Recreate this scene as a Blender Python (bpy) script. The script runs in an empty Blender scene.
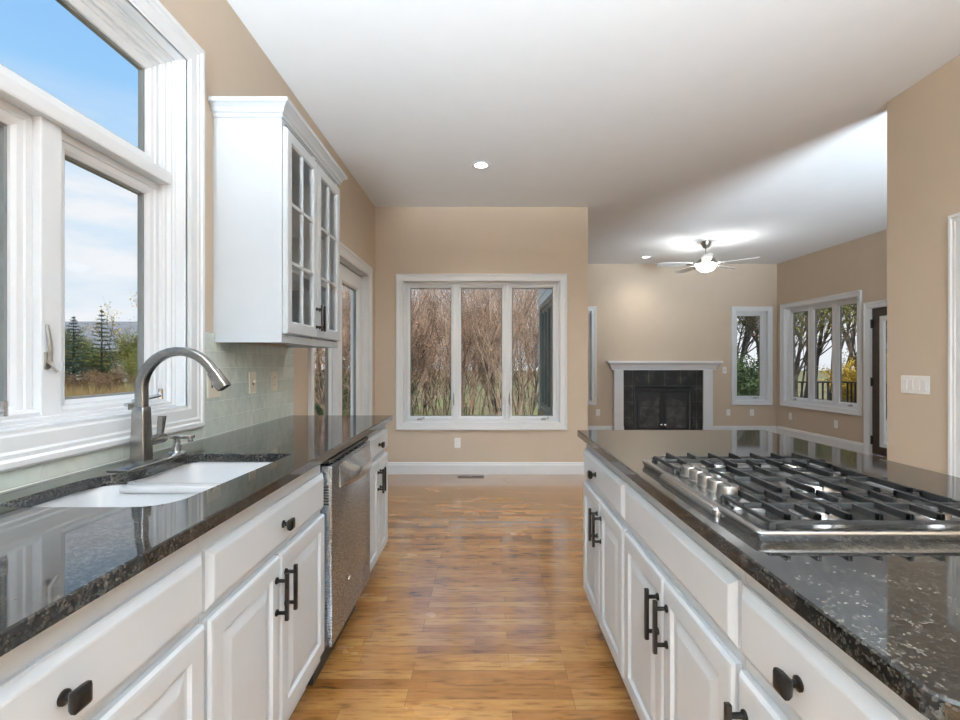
import bpy, bmesh, math, random
from mathutils import Matrix, Vector
R = math.radians
PI = math.pi
random.seed(7)
scene = bpy.context.scene
COL = scene.collection

# ------------------------------------------------------------------ camera, sky, sun, exposure
cam_d = bpy.data.cameras.new('camera')
cam = bpy.data.objects.new('camera', cam_d)
COL.objects.link(cam)
cam.location = (0, 0, 1.247)
cam.rotation_euler = (R(90), 0, 0)
cam_d.sensor_width = 36
cam_d.lens = 36 * 490 / 960
cam_d.shift_x = -7 / 960
cam_d.shift_y = 3 / 960
cam_d.clip_start = .02
cam_d.clip_end = 400
scene.camera = cam
vs = scene.view_settings
vs.view_transform = 'Standard'
vs.look = 'None'
vs.gamma = 1
vs.use_curve_mapping = False
vs.exposure = 0.0
SKY_STRENGTH = 1.0

world = bpy.data.worlds.new('sky')
scene.world = world
world.use_nodes = True
wn, wl = world.node_tree.nodes, world.node_tree.links
wn.clear()
w_out = wn.new('ShaderNodeOutputWorld')
w_bg = wn.new('ShaderNodeBackground')
w_tc = wn.new('ShaderNodeTexCoord')
w_sep = wn.new('ShaderNodeSeparateXYZ')
wl.new(w_tc.outputs['Generated'], w_sep.inputs[0])
w_ramp = wn.new('ShaderNodeValToRGB')
cr = w_ramp.color_ramp
cr.elements[0].position = 0.0
cr.elements[0].color = (.82, .89, .96, 1)
cr.elements[1].position = .55
cr.elements[1].color = (.27, .55, .98, 1)
e = cr.elements.new(.28)
e.color = (.66, .82, .98, 1)
e = cr.elements.new(.42)
e.color = (.34, .64, 1.0, 1)
wl.new(w_sep.outputs['Z'], w_ramp.inputs[0])
w_map = wn.new('ShaderNodeMapping')
w_map.inputs['Scale'].default_value = (2.2, 2.2, 9)
wl.new(w_tc.outputs['Generated'], w_map.inputs[0])
w_noise = wn.new('ShaderNodeTexNoise')
w_noise.inputs['Scale'].default_value = 1.6
w_noise.inputs['Detail'].default_value = 6
w_noise.inputs['Roughness'].default_value = .55
wl.new(w_map.outputs[0], w_noise.inputs['Vector'])
w_cl = wn.new('ShaderNodeMapRange')
w_cl.inputs['From Min'].default_value = .44
w_cl.inputs['From Max'].default_value = .62
wl.new(w_noise.outputs['Fac'], w_cl.inputs['Value'])
w_fade = wn.new('ShaderNodeMapRange')
w_fade.inputs['From Min'].default_value = .42
w_fade.inputs['From Max'].default_value = .26
wl.new(w_sep.outputs['Z'], w_fade.inputs['Value'])
w_mul = wn.new('ShaderNodeMath')
w_mul.operation = 'MULTIPLY'
wl.new(w_cl.outputs[0], w_mul.inputs[0])
wl.new(w_fade.outputs[0], w_mul.inputs[1])
w_mix = wn.new('ShaderNodeMix')
w_mix.data_type = 'RGBA'
wl.new(w_mul.outputs[0], w_mix.inputs[0])
wl.new(w_ramp.outputs[0], w_mix.inputs[6])
w_mix.inputs[7].default_value = (.93, .95, .99, 1)
wl.new(w_mix.outputs[2], w_bg.inputs['Color'])
w_bg.inputs['Strength'].default_value = SKY_STRENGTH
wl.new(w_bg.outputs[0], w_out.inputs[0])


def add_light(name, kind, loc, energy, color=(1, 1, 1), rot=(0, 0, 0), **kw):
    d = bpy.data.lights.new(name, kind)
    d.energy = energy
    d.color = color
    for k, v in kw.items():
        setattr(d, k, v)
    o = bpy.data.objects.new(name, d)
    COL.objects.link(o)
    o.location = loc
    o.rotation_euler = rot
    return o


# weak hazy sun from over the back of the house
add_light('sun', 'SUN', (0, -10, 20), 5.5, (1, .95, .86), (R(34), 0, 0), angle=R(1.5))
# added fill light, unseen behind the camera, thrown up and forward
add_light('kitchen_fill', 'AREA', (-.2, -5.2, .8), 1690, (.74, .88, 1.0), (R(137), 0, 0), shape='RECTANGLE', size=2.2, size_y=1.4, spread=R(74))
# second added fill, hidden behind the right wall, brightening the family room
add_light('family_fill', 'AREA', (4.2, -1.4, .9), 125, (.73, .875, 1.0), (R(116), 0, R(10)), shape='RECTANGLE', size=2.4, size_y=1.6, spread=R(52))

# ------------------------------------------------------------------ materials
MATS = {}


def nodes_of(name):
    m = bpy.data.materials.new(name)
    m.use_nodes = True
    nt = m.node_tree
    b = nt.nodes['Principled BSDF']
    MATS[name] = m
    return m, nt.nodes, nt.links, b


def noise(n, l, scale, detail=3, stretch=None, coord='Object'):
    tc = n.new('ShaderNodeTexCoord')
    out = tc.outputs[coord]
    if stretch:
        mp = n.new('ShaderNodeMapping')
        mp.inputs['Scale'].default_value = stretch
        l.new(out, mp.inputs[0])
        out = mp.outputs[0]
    t = n.new('ShaderNodeTexNoise')
    t.inputs['Scale'].default_value = scale
    t.inputs['Detail'].default_value = detail
    l.new(out, t.inputs['Vector'])
    return t


def ramp(n, l, src, stops):
    r = n.new('ShaderNodeValToRGB')
    els = r.color_ramp.elements
    while len(els) < len(stops):
        els.new(.5)
    for e, (p, c) in zip(els, stops):
        e.position = p
        e.color = (*c, 1)
    l.new(src, r.inputs[0])
    return r


def bump(n, l, b, src, strength=.1, dist=.01):
    bp = n.new('ShaderNodeBump')
    bp.inputs['Strength'].default_value = strength
    bp.inputs['Distance'].default_value = dist
    l.new(src, bp.inputs['Height'])
    l.new(bp.outputs[0], b.inputs['Normal'])


def plain(name, c, rough=.5, metal=0, var=.06, scale=6, bs=0, spec=.5, coat=0, stretch=None, emit=None, bscale=None):
    m, n, l, b = nodes_of(name)
    t = noise(n, l, scale, 3, stretch)
    lo = tuple(x * (1 - var) for x in c)
    hi = tuple(min(1, x * (1 + var)) for x in c)
    r = ramp(n, l, t.outputs['Fac'], [(.3, lo), (.7, hi)])
    l.new(r.outputs[0], b.inputs['Base Color'])
    b.inputs['Roughness'].default_value = rough
    b.inputs['Metallic'].default_value = metal
    b.inputs['Specular IOR Level'].default_value = spec
    b.inputs['Coat Weight'].default_value = coat
    if bs:
        t2 = noise(n, l, bscale or scale * 8, 4, stretch)
        bump(n, l, b, t2.outputs['Fac'], bs)
    if emit:
        b.inputs['Emission Color'].default_value = (*emit[0], 1)
        b.inputs['Emission Strength'].default_value = emit[1]
    return m


M_WALL = plain('tan_wall_paint', (.565, .46, .352), .7, var=.015, bs=.03, bscale=220)
M_CEIL = plain('ceiling_paint', (.80, .805, .81), .85, var=.01, bs=.03, bscale=160)
M_TRIM = plain('white_trim_paint', (.73, .735, .74), .32, var=.012)
M_CAB = plain('white_cabinet_paint', (.575, .605, .63), .33, var=.015)
M_CABIN = plain('cabinet_interior', (.70, .70, .69), .5, var=.02)
M_PLATE = plain('ivory_plastic', (.74, .68, .56), .35, var=.02)
M_WPLATE = plain('white_plastic', (.82, .81, .79), .35, var=.01)
M_SLOT = plain('dark_slot', (.03, .028, .025), .5)
M_BRONZE = plain('black_bronze_metal', (.035, .031, .028), .36, .8, var=.2, scale=40)
M_SINK = plain('white_porcelain', (.52, .525, .53), .12, var=.01, coat=.3)
M_IRON = plain('black_cast_iron', (.013, .013, .013), .48, .1, var=.2, scale=60, bs=.12, bscale=300)
M_BLACKM = plain('black_metal', (.014, .014, .015), .45, 0, var=.15, scale=20)
M_SLATE_DOOR = plain('smoked_fire_glass', (.075, .075, .077), .2, 0, var=.5, scale=8)
M_NICKEL = plain('fan_nickel', (.42, .40, .37), .28, 1, var=.12, scale=20)
M_FAUCET = plain('brushed_nickel', (.29, .285, .275), .27, 1, var=.12, scale=30, stretch=(1, 1, 12))
M_CHROME = plain('polished_steel', (.64, .655, .67), .22, 1, var=.06, scale=10)
M_KNOB = plain('satin_steel_knob', (.30, .295, .285), .34, 1, var=.08, scale=20)
M_BLADE = plain('white_fan_blade', (.86, .85, .83), .4, var=.03)
M_DOORBR = plain('brown_door_paint', (.075, .05, .038), .4, var=.15, scale=14)
M_GASKET = plain('grey_gasket', (.2, .2, .19), .5, var=.1)
M_SIDING = plain('pale_siding', (.72, .70, .64), .6, var=.05)
M_DARKFRAME = plain('dark_green_frame', (.2, .205, .17), .5, var=.08)
M_BRICKTAN = plain('tan_base_siding', (.42, .30, .2), .7, var=.08)
M_DECKRAIL = plain('dark_rail_paint', (.022, .019, .017), .5, var=.1)
M_DECK = plain('grey_deck_boards', (.24, .2, .17), .7, var=.15, scale=10, stretch=(1, 12, 1))
M_BULB = plain('lit_lamp_lens', (1, 1, 1), .3, emit=((1, .97, .92), 9.0))
M_ROOF = plain('grey_roof_shingle', (.17, .17, .185), .9, var=.2, scale=4)
M_HOUSE = plain('far_house_wall', (.45, .43, .4), .8, var=.1)


def mat_steel(name, c, rough, stretch):
    m, n, l, b = nodes_of(name)
    t = noise(n, l, 60, 3, stretch)
    r = ramp(n, l, t.outputs['Fac'], [(.25, tuple(x * .97 for x in c)), (.75, tuple(min(1, x * 1.03) for x in c))])
    l.new(r.outputs[0], b.inputs['Base Color'])
    b.inputs['Metallic'].default_value = 1
    rr = ramp(n, l, t.outputs['Fac'], [(.3, (rough * .96,) * 3), (.7, (rough * 1.05,) * 3)])
    l.new(rr.outputs[0], b.inputs['Roughness'])
    return m


M_STEEL = mat_steel('brushed_stainless_steel', (.37, .42, .48), .27, (1, 1, 30))
M_COOK = mat_steel('cooktop_stainless_steel', (.47, .47, .465), .25, (1, 6, 6))


def mat_granite():
    m, n, l, b = nodes_of('black_granite')
    t2 = noise(n, l, 18, 4)
    tc = n.new('ShaderNodeTexCoord')
    outs = []
    for sc, stops in ((300, [(.0, (.005, .005, .005)), (.5, (.011, .0105, .010)), (.78, (.022, .021, .019)), (.95, (.060, .057, .051))]),
                      (150, [(.0, (0, 0, 0)), (.7, (.003, .003, .003)), (.93, (.030, .029, .027))])):
        v = n.new('ShaderNodeTexVoronoi')
        v.inputs['Scale'].default_value = sc
        l.new(tc.outputs['Object'], v.inputs['Vector'])
        sp = n.new('ShaderNodeSeparateColor')
        l.new(v.outputs['Color'], sp.inputs[0])
        outs.append(ramp(n, l, sp.outputs[0], stops).outputs[0])
    add = n.new('ShaderNodeMix')
    add.data_type = 'RGBA'
    add.blend_type = 'ADD'
    add.inputs[0].default_value = 1
    l.new(outs[0], add.inputs[6])
    l.new(outs[1], add.inputs[7])
    r3 = ramp(n, l, t2.outputs['Fac'], [(.35, (.6, .6, .6)), (.65, (1.35, 1.3, 1.22))])
    mul = n.new('ShaderNodeMix')
    mul.data_type = 'RGBA'
    mul.blend_type = 'MULTIPLY'
    mul.inputs[0].default_value = 1
    l.new(add.outputs[2], mul.inputs[6])
    l.new(r3.outputs[0], mul.inputs[7])
    l.new(mul.outputs[2], b.inputs['Base Color'])
    b.inputs['Roughness'].default_value = .045
    b.inputs['IOR'].default_value = 1.6
    return m


M_GRANITE = mat_granite()


def mat_floor():
    m, n, l, b = nodes_of('honey_oak_strip_floor')
    tc = n.new('ShaderNodeTexCoord')
    br = n.new('ShaderNodeTexBrick')
    br.offset = .37
    br.offset_frequency = 3
    br.squash = .8
    br.squash_frequency = 5
    br.inputs['Scale'].default_value = 1
    br.inputs['Brick Width'].default_value = .62
    br.inputs['Row Height'].default_value = .057
    br.inputs['Mortar Size'].default_value = .0009
    br.inputs['Mortar Smooth'].default_value = .3
    br.inputs['Bias'].default_value = 0
    br.inputs['Color1'].default_value = (0, 0, 0, 1)
    br.inputs['Color2'].default_value = (1, 1, 1, 1)
    br.inputs['Mortar'].default_value = (.5, .5, .5, 1)
    fm = n.new('ShaderNodeMapping')
    fm.inputs['Location'].default_value = (31.3, 40.02, 0)
    l.new(tc.outputs['Object'], fm.inputs[0])
    l.new(fm.outputs[0], br.inputs['Vector'])
    g1 = noise(n, l, 9, 6, (1.0, 6, 1))
    g2 = noise(n, l, 2.4, 3, (1, 1.6, 1))
    g3 = noise(n, l, 60, 4, (1, 14, 1))
    plank = ramp(n, l, br.outputs['Color'], [(0, (.29, .125, .034)), (.3, (.38, .178, .052)), (.65, (.43, .215, .066)), (1, (.48, .255, .086))])
    grain = ramp(n, l, g1.outputs['Fac'], [(.30, (.42, .33, .27)), (.46, (.92, .9, .87)), (.7, (1.12, 1.12, 1.1))])
    mott = ramp(n, l, g2.outputs['Fac'], [(.3, (.68, .60, .52)), (.55, (1, 1, 1)), (.75, (1.08, 1.06, 1.02))])
    fine = ramp(n, l, g3.outputs['Fac'], [(.3, (.84, .8, .76)), (.6, (1, 1, 1))])
    cur = plank.outputs[0]
    for x in (grain, mott, fine):
        mx = n.new('ShaderNodeMix')
        mx.data_type = 'RGBA'
        mx.blend_type = 'MULTIPLY'
        mx.inputs[0].default_value = .85
        l.new(cur, mx.inputs[6])
        l.new(x.outputs[0], mx.inputs[7])
        cur = mx.outputs[2]
    mo = n.new('ShaderNodeMix')
    mo.data_type = 'RGBA'
    l.new(br.outputs['Fac'], mo.inputs[0])
    l.new(cur, mo.inputs[6])
    mo.inputs[7].default_value = (.13, .06, .022, 1)
    l.new(mo.outputs[2], b.inputs['Base Color'])
    rr = ramp(n, l, g2.outputs['Fac'], [(.3, (.2, .2, .2)), (.7, (.28, .28, .28))])
    l.new(rr.outputs[0], b.inputs['Roughness'])
    b.inputs['Coat Weight'].default_value = 1.0
    b.inputs['Coat Roughness'].default_value = .11
    gw = noise(n, l, 11, 2, (1, 2.2, 1))
    bump(n, l, b, gw.outputs['Fac'], .045, .01)
    return m


M_FLOOR = mat_floor()


def mat_tile():
    m, n, l, b = nodes_of('pale_green_glass_tile')
    tc = n.new('ShaderNodeTexCoord')
    sp = n.new('ShaderNodeSeparateXYZ')
    cb = n.new('ShaderNodeCombineXYZ')
    l.new(tc.outputs['Object'], sp.inputs[0])
    l.new(sp.outputs['Y'], cb.inputs['X'])
    l.new(sp.outputs['Z'], cb.inputs['Y'])
    br = n.new('ShaderNodeTexBrick')
    br.offset = .5
    br.inputs['Scale'].default_value = 1
    br.inputs['Brick Width'].default_value = .305
    br.inputs['Row Height'].default_value = .0765
    br.inputs['Mortar Size'].default_value = .0022
    br.inputs['Mortar Smooth'].default_value = .6
    br.inputs['Color1'].default_value = (.58, .625, .575, 1)
    br.inputs['Color2'].default_value = (.70, .735, .69, 1)
    br.inputs['Mortar'].default_value = (.80, .81, .78, 1)
    l.new(cb.outputs[0], br.inputs['Vector'])
    t = noise(n, l, 5, 3)
    r = ramp(n, l, t.outputs['Fac'], [(.3, (.88, .94, .90)), (.7, (1.05, 1.04, 1.02))])
    mx = n.new('ShaderNodeMix')
    mx.data_type = 'RGBA'
    mx.blend_type = 'MULTIPLY'
    mx.inputs[0].default_value = 1
    l.new(br.outputs['Color'], mx.inputs[6])
    l.new(r.outputs[0], mx.inputs[7])
    l.new(mx.outputs[2], b.inputs['Base Color'])
    b.inputs['Roughness'].default_value = .09
    b.inputs['IOR'].default_value = 1.6
    w = noise(n, l, 16, 1)
    ma = n.new('ShaderNodeMath')
    ma.operation = 'MULTIPLY_ADD'
    l.new(br.outputs['Fac'], ma.inputs[0])
    ma.inputs[1].default_value = -.3
    l.new(w.outputs['Fac'], ma.inputs[2])
    bump(n, l, b, ma.outputs[0], .55, .014)
    return m


M_TILE = mat_tile()


def mat_slate():
    m, n, l, b = nodes_of('charcoal_slate_tile')
    tc = n.new('ShaderNodeTexCoord')
    sp = n.new('ShaderNodeSeparateXYZ')
    cb = n.new('ShaderNodeCombineXYZ')
    l.new(tc.outputs['Object'], sp.inputs[0])
    l.new(sp.outputs['X'], cb.inputs['X'])
    l.new(sp.outputs['Z'], cb.inputs['Y'])
    br = n.new('ShaderNodeTexBrick')
    br.offset = 0
    br.inputs['Scale'].default_value = 1
    br.inputs['Brick Width'].default_value = .2825
    br.inputs['Row Height'].default_value = .2825
    br.inputs['Mortar Size'].default_value = .004
    br.inputs['Color1'].default_value = (.024, .023, .021, 1)
    br.inputs['Color2'].default_value = (.042, .039, .034, 1)
    br.inputs['Mortar'].default_value = (.09, .085, .076, 1)
    l.new(cb.outputs[0], br.inputs['Vector'])
    t = noise(n, l, 9, 6)
    r = ramp(n, l, t.outputs['Fac'], [(.35, (.6, .6, .6)), (.55, (1, 1, 1)), (.7, (2.1, 2.05, 1.95))])
    mx = n.new('ShaderNodeMix')
    mx.data_type = 'RGBA'
    mx.blend_type = 'MULTIPLY'
    mx.inputs[0].default_value = 1
    l.new(br.outputs['Color'], mx.inputs[6])
    l.new(r.outputs[0], mx.inputs[7])
    l.new(mx.outputs[2], b.inputs['Base Color'])
    b.inputs['Roughness'].default_value = .5
    b.inputs['Specular IOR Level'].default_value = .25
    bump(n, l, b, t.outputs['Fac'], .3, .01)
    return m


M_SLATE = mat_slate()


def mat_glass(name, tint=(1, 1, 1), refl=.8):
    m = bpy.data.materials.new(name)
    m.use_nodes = True
    n, l = m.node_tree.nodes, m.node_tree.links
    n.clear()
    o = n.new('ShaderNodeOutputMaterial')
    mx = n.new('ShaderNodeMixShader')
    tr = n.new('ShaderNodeBsdfTransparent')
    gl = n.new('ShaderNodeBsdfGlossy')
    fr = n.new('ShaderNodeFresnel')
    t = noise(n, l, 1.5, 1)
    bp = n.new('ShaderNodeBump')
    bp.inputs['Strength'].default_value = .01
    l.new(t.outputs['Fac'], bp.inputs['Height'])
    l.new(bp.outputs[0], gl.inputs['Normal'])
    tr.inputs[0].default_value = (*tint, 1)
    gl.inputs['Roughness'].default_value = .01
    mu = n.new('ShaderNodeMath')
    mu.operation = 'MULTIPLY'
    mu.inputs[1].default_value = refl
    l.new(fr.outputs[0], mu.inputs[0])
    ge = n.new('ShaderNodeNewGeometry')
    mb_ = n.new('ShaderNodeMath')
    mb_.operation = 'SUBTRACT'
    mb_.inputs[0].default_value = 1
    l.new(ge.outputs['Backfacing'], mb_.inputs[1])
    m2 = n.new('ShaderNodeMath')
    m2.operation = 'MULTIPLY'
    l.new(mu.outputs[0], m2.inputs[0])
    l.new(mb_.outputs[0], m2.inputs[1])
    l.new(m2.outputs[0], mx.inputs[0])
    l.new(tr.outputs[0], mx.inputs[1])
    l.new(gl.outputs[0], mx.inputs[2])
    l.new(mx.outputs[0], o.inputs[0])
    MATS[name] = m
    return m


M_GLASS = mat_glass('window_glass', (.98, .985, .985), .2)
M_CABGLASS = mat_glass('cabinet_glass', (.985, .99, .988), .8)
M_DARKGLASS = plain('dark_reflecting_glass', (.05, .055, .05), .06, 0, var=.3, spec=.8)


def mat_bowl():
    m, n, l, b = nodes_of('frosted_lamp_glass')
    t = noise(n, l, 8, 2)
    r = ramp(n, l, t.outputs['Fac'], [(.3, (.92, .9, .86)), (.7, (1, .98, .95))])
    l.new(r.outputs[0], b.inputs['Base Color'])
    b.inputs['Roughness'].default_value = .4
    b.inputs['Emission Color'].default_value = (1, .95, .86, 1)
    b.inputs['Emission Strength'].default_value = 5
    return m


M_BOWL = mat_bowl()


def leafy(name, c1, c2, c3, scale=9):
    m, n, l, b = nodes_of(name)
    t = noise(n, l, scale, 4)
    r = ramp(n, l, t.outputs['Fac'], [(.32, c1), (.5, c2), (.68, c3)])
    l.new(r.outputs[0], b.inputs['Base Color'])
    b.inputs['Roughness'].default_value = .7
    b.inputs['Specular IOR Level'].default_value = .2
    return m


M_TWIG = leafy('brown_twig_bark', (.16, .11, .085), (.36, .24, .175), (.60, .42, .31), 3)
M_TWIG2 = leafy('pale_twig_bark', (.26, .19, .15), (.50, .37, .28), (.72, .56, .44), 3)
M_BARK = leafy('grey_brown_bark', (.05, .042, .036), (.12, .10, .085), (.22, .185, .15), 5)
M_RUST = leafy('rust_leaves', (.50, .25, .14), (.66, .37, .22), (.74, .50, .28))
M_DRYLEAF = leafy('dry_brown_leaves', (.15, .085, .045), (.24, .15, .08), (.30, .2, .1))
M_OLIVE = leafy('olive_leaves', (.09, .11, .025), (.19, .20, .05), (.34, .28, .08))
M_GREEN = leafy('green_leaves', (.04, .07, .03), (.09, .14, .06), (.19, .24, .11))
M_YELLOW = leafy('yellow_leaves', (.42, .25, .03), (.60, .40, .06), (.62, .52, .12))
M_SPRUCE = leafy('blue_green_needles', (.035, .075, .06), (.075, .14, .11), (.14, .22, .18))
M_PINE = leafy('dark_green_needles', (.02, .055, .02), (.05, .11, .04), (.10, .18, .07))
M_DRY = leafy('dry_meadow_grass', (.22, .12, .06), (.36, .24, .11), (.32, .30, .12), 1.2)
M_GROUND = leafy('meadow_soil', (.10, .09, .035), (.2, .16, .075), (.16, .18, .05), .6)
M_LAWN = leafy('green_grass', (.12, .2, .03), (.24, .34, .06), (.40, .46, .12), 1.5)


# ------------------------------------------------------------------ mesh helpers
def ident(**k):
    return Matrix.Identity(4)


class MB:
    """collects shapes for ONE mesh; M maps local (u, v, z) to world"""

    def __init__(self, M=None):
        self.bm = bmesh.new()
        self.M = M if M is not None else Matrix.Identity(4)

    def v(self, p):
        return self.bm.verts.new(self.M @ Vector(p))

    def face(self, vs):
        try:
            return self.bm.faces.new(vs)
        except ValueError:
            return None

    def box(self, x0, x1, y0, y1, z0, z1, bev=0):
        if bev:
            return self.rbox(x0, x1, y0, y1, z0, z1, bev)
        p = [self.v((x, y, z)) for z in (z0, z1) for y in (y0, y1) for x in (x0, x1)]
        for q in ((0, 2, 3, 1), (4, 5, 7, 6), (0, 1, 5, 4), (2, 6, 7, 3), (0, 4, 6, 2), (1, 3, 7, 5)):
            self.face([p[i] for i in q])
        return self

    def rbox(self, x0, x1, y0, y1, z0, z1, b):
        t = bmesh.new()
        bmesh.ops.create_cube(t, size=1)
        for w in t.verts:
            w.co = Vector((x0 + (w.co.x + .5) * (x1 - x0), y0 + (w.co.y + .5) * (y1 - y0), z0 + (w.co.z + .5) * (z1 - z0)))
        bmesh.ops.bevel(t, geom=list(t.edges), offset=b, segments=2, affect='EDGES', profile=.6)
        self.add(t)
        return self

    def add(self, t, T=None):
        mp = {}
        for w in t.verts:
            mp[w] = self.v((T @ w.co) if T is not None else w.co)
        for f in t.faces:
            self.face([mp[w] for w in f.verts])
        t.free()

    def loft(self, rings, cap0=True, cap1=True, closed=True):
        rv = [[self.v(p) for p in r] for r in rings]
        for a, b in zip(rv, rv[1:]):
            n = len(a)
            for i in range(n if closed else n - 1):
                j = (i + 1) % n
                self.face([a[i], a[j], b[j], b[i]])
        if cap0:
            self.face(rv[0][::-1])
        if cap1:
            self.face(rv[-1])
        return rv

    def tube(self, pts, r, n=10, cap=True):
        pts = [Vector(p) for p in pts]
        rs = r if isinstance(r, (list, tuple)) else [r] * len(pts)
        rings = []
        prev = None
        for i, p in enumerate(pts):
            a = pts[max(i - 1, 0)]
            c = pts[min(i + 1, len(pts) - 1)]
            d = (c - a).normalized()
            if prev is None:
                up = Vector((0, 0, 1)) if abs(d.z) < .9 else Vector((1, 0, 0))
                s = d.cross(up).normalized()
            else:
                s = (prev - d * prev.dot(d)).normalized()
            prev = s
            t = d.cross(s)
            rings.append([p + (s * math.cos(2 * PI * k / n) + t * math.sin(2 * PI * k / n)) * rs[i] for k in range(n)])
        self.loft(rings, cap, cap)
        return self

    def lathe(self, prof, c, n=24, axis='z', cap=True):
        """prof: list of (radius, height along axis) from centre c"""
        rings = []
        for r, h in prof:
            ring = []
            for k in range(n):
                a = 2 * PI * k / n
                x, y = r * math.cos(a), r * math.sin(a)
                if axis == 'z':
                    q = (c[0] + x, c[1] + y, c[2] + h)
                elif axis == 'y':
                    q = (c[0] + x, c[1] + h, c[2] + y)
                else:
                    q = (c[0] + h, c[1] + x, c[2] + y)
                ring.append(q)
            rings.append(ring)
        self.loft(rings, cap, cap)
        return self

    def panel(self, u0, u1, z0, z1, rings):
        """concentric rectangles: rings of (inset, v); last one capped"""
        rr = []
        for i, v in rings:
            rr.append([(u0 + i, v, z0 + i), (u1 - i, v, z0 + i), (u1 - i, v, z1 - i), (u0 + i, v, z1 - i)])
        self.loft(rr)
        return self

    def frame(self, u0, u1, z0, z1, prof, bottom=True):
        """mitred picture frame; prof is a closed loop of (inset, v)"""
        rr = [[(u0 + i, v, z0 + i), (u1 - i, v, z0 + i), (u1 - i, v, z1 - i), (u0 + i, v, z1 - i)] for i, v in prof]
        rr.append(rr[0])
        rv = [[self.v(p) for p in r] for r in rr[:-1]]
        rv.append(rv[0])
        for a, b in zip(rv, rv[1:]):
            for k in range(4):
                j = (k + 1) % 4
                self.face([a[k], a[j], b[j], b[k]])
        return self

    def archframe(self, u0, u1, z0, z1, prof):
        """three-sided casing (two legs and a head) standing on z0"""
        rr = [[(u0 + i, v, z0), (u0 + i, v, z1 - i), (u1 - i, v, z1 - i), (u1 - i, v, z0)] for i, v in prof]
        rv = [[self.v(p) for p in r] for r in rr]
        rv.append(rv[0])
        for a, b in zip(rv, rv[1:]):
            for k in range(3):
                self.face([a[k], a[k + 1], b[k + 1], b[k]])
        self.face([r[0] for r in rv[:-1]])
        self.face([r[3] for r in rv[:-1]])
        return self

    def build(self, name, mat, parent=None, smooth=False):
        me = bpy.data.meshes.new(name)
        bmesh.ops.recalc_face_normals(self.bm, faces=list(self.bm.faces))
        if parent is not None:
            off = origin(parent)
            for w in self.bm.verts:
                w.co -= off
        if smooth:
            for f in self.bm.faces:
                f.smooth = True
            for ed in self.bm.edges:
                if len(ed.link_faces) == 2 and ed.calc_face_angle(0) > R(38):
                    ed.smooth = False
        self.bm.to_mesh(me)
        self.bm.free()
        me.materials.append(mat)
        o = bpy.data.objects.new(name, me)
        COL.objects.link(o)
        if parent is not None:
            o.parent = parent
        return o


def origin(o):
    p = Vector(o.location)
    while o.parent:
        o = o.parent
        p += o.location
    return p


def thing(name, label, cat, loc, group=None):
    o = bpy.data.objects.new(name, None)
    o.empty_display_size = .05
    COL.objects.link(o)
    o.location = loc
    return tag(o, label, cat, group)


def tag(o, label=None, cat=None, group=None, kind=None):
    if label:
        o['label'] = label
    if cat:
        o['category'] = cat
    if group:
        o['group'] = group
    if kind:
        o['kind'] = kind
    return o


def copy_tree(o, parent=None):
    c = o.copy()
    COL.objects.link(c)
    c.parent = parent
    for ch in o.children:
        copy_tree(ch, c)
    return c


def struct_empty(name, loc):
    o = bpy.data.objects.new(name, None)
    o.empty_display_size = .05
    COL.objects.link(o)
    o.location = loc
    o['kind'] = 'structure'
    return o


def mat_axes(o, u, v):
    """frame with origin o, u along, v outward, z up"""
    M = Matrix.Identity(4)
    for i in range(3):
        M[i][0] = u[i]
        M[i][1] = v[i]
        M[i][2] = (0, 0, 1)[i]
        M[i][3] = o[i]
    return M


def rrect(x0, x1, y0, y1, r, n=6):
    """rounded rectangle; r one radius or four (x0y0, x1y0, x1y1, x0y1)"""
    rs = r if isinstance(r, (list, tuple)) else (r,) * 4
    out = []
    for (cx, cy, a0), q in zip(((x0, y0, PI), (x1, y0, 1.5 * PI), (x1, y1, 0), (x0, y1, .5 * PI)), rs):
        sx = 1 if cx == x0 else -1
        sy = 1 if cy == y0 else -1
        if q <= 0:
            out.append((cx, cy))
            continue
        for k in range(n + 1):
            a = a0 + (PI / 2) * k / n
            out.append((cx + sx * q + q * math.cos(a), cy + sy * q + q * math.sin(a)))
    return out


def wall(name, M, u0, u1, z0, z1, t, holes, mat, v0=0.0):
    mb = MB(M)
    us = sorted({u0, u1, *[h[0] for h in holes], *[h[1] for h in holes]})
    zs = sorted({z0, z1, *[h[2] for h in holes], *[h[3] for h in holes]})
    inside = lambda u, z: any(h[0] < u < h[1] and h[2] < z < h[3] for h in holes)
    nu, nz = len(us) - 1, len(zs) - 1
    solid = {(i, k): not inside((us[i] + us[i + 1]) / 2, (zs[k] + zs[k + 1]) / 2) for i in range(nu) for k in range(nz)}
    cache = {}

    def vt(i, s, k):
        if (i, s, k) not in cache:
            cache[(i, s, k)] = mb.v((us[i], v0 + (t if s else 0), zs[k]))
        return cache[(i, s, k)]
    for (i, k), ok in solid.items():
        if not ok:
            continue
        for s in (0, 1):
            mb.face([vt(i, s, k), vt(i + 1, s, k), vt(i + 1, s, k + 1), vt(i, s, k + 1)])
        if not solid.get((i - 1, k)):
            mb.face([vt(i, 0, k), vt(i, 1, k), vt(i, 1, k + 1), vt(i, 0, k + 1)])
        if not solid.get((i + 1, k)):
            mb.face([vt(i + 1, 0, k), vt(i + 1, 1, k), vt(i + 1, 1, k + 1), vt(i + 1, 0, k + 1)])
        if not solid.get((i, k - 1)):
            mb.face([vt(i, 0, k), vt(i, 1, k), vt(i + 1, 1, k), vt(i + 1, 0, k)])
        if not solid.get((i, k + 1)):
            mb.face([vt(i, 0, k + 1), vt(i, 1, k + 1), vt(i + 1, 1, k + 1), vt(i + 1, 0, k + 1)])
    o = mb.build(name, mat)
    o['kind'] = 'structure'
    return o


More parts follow.
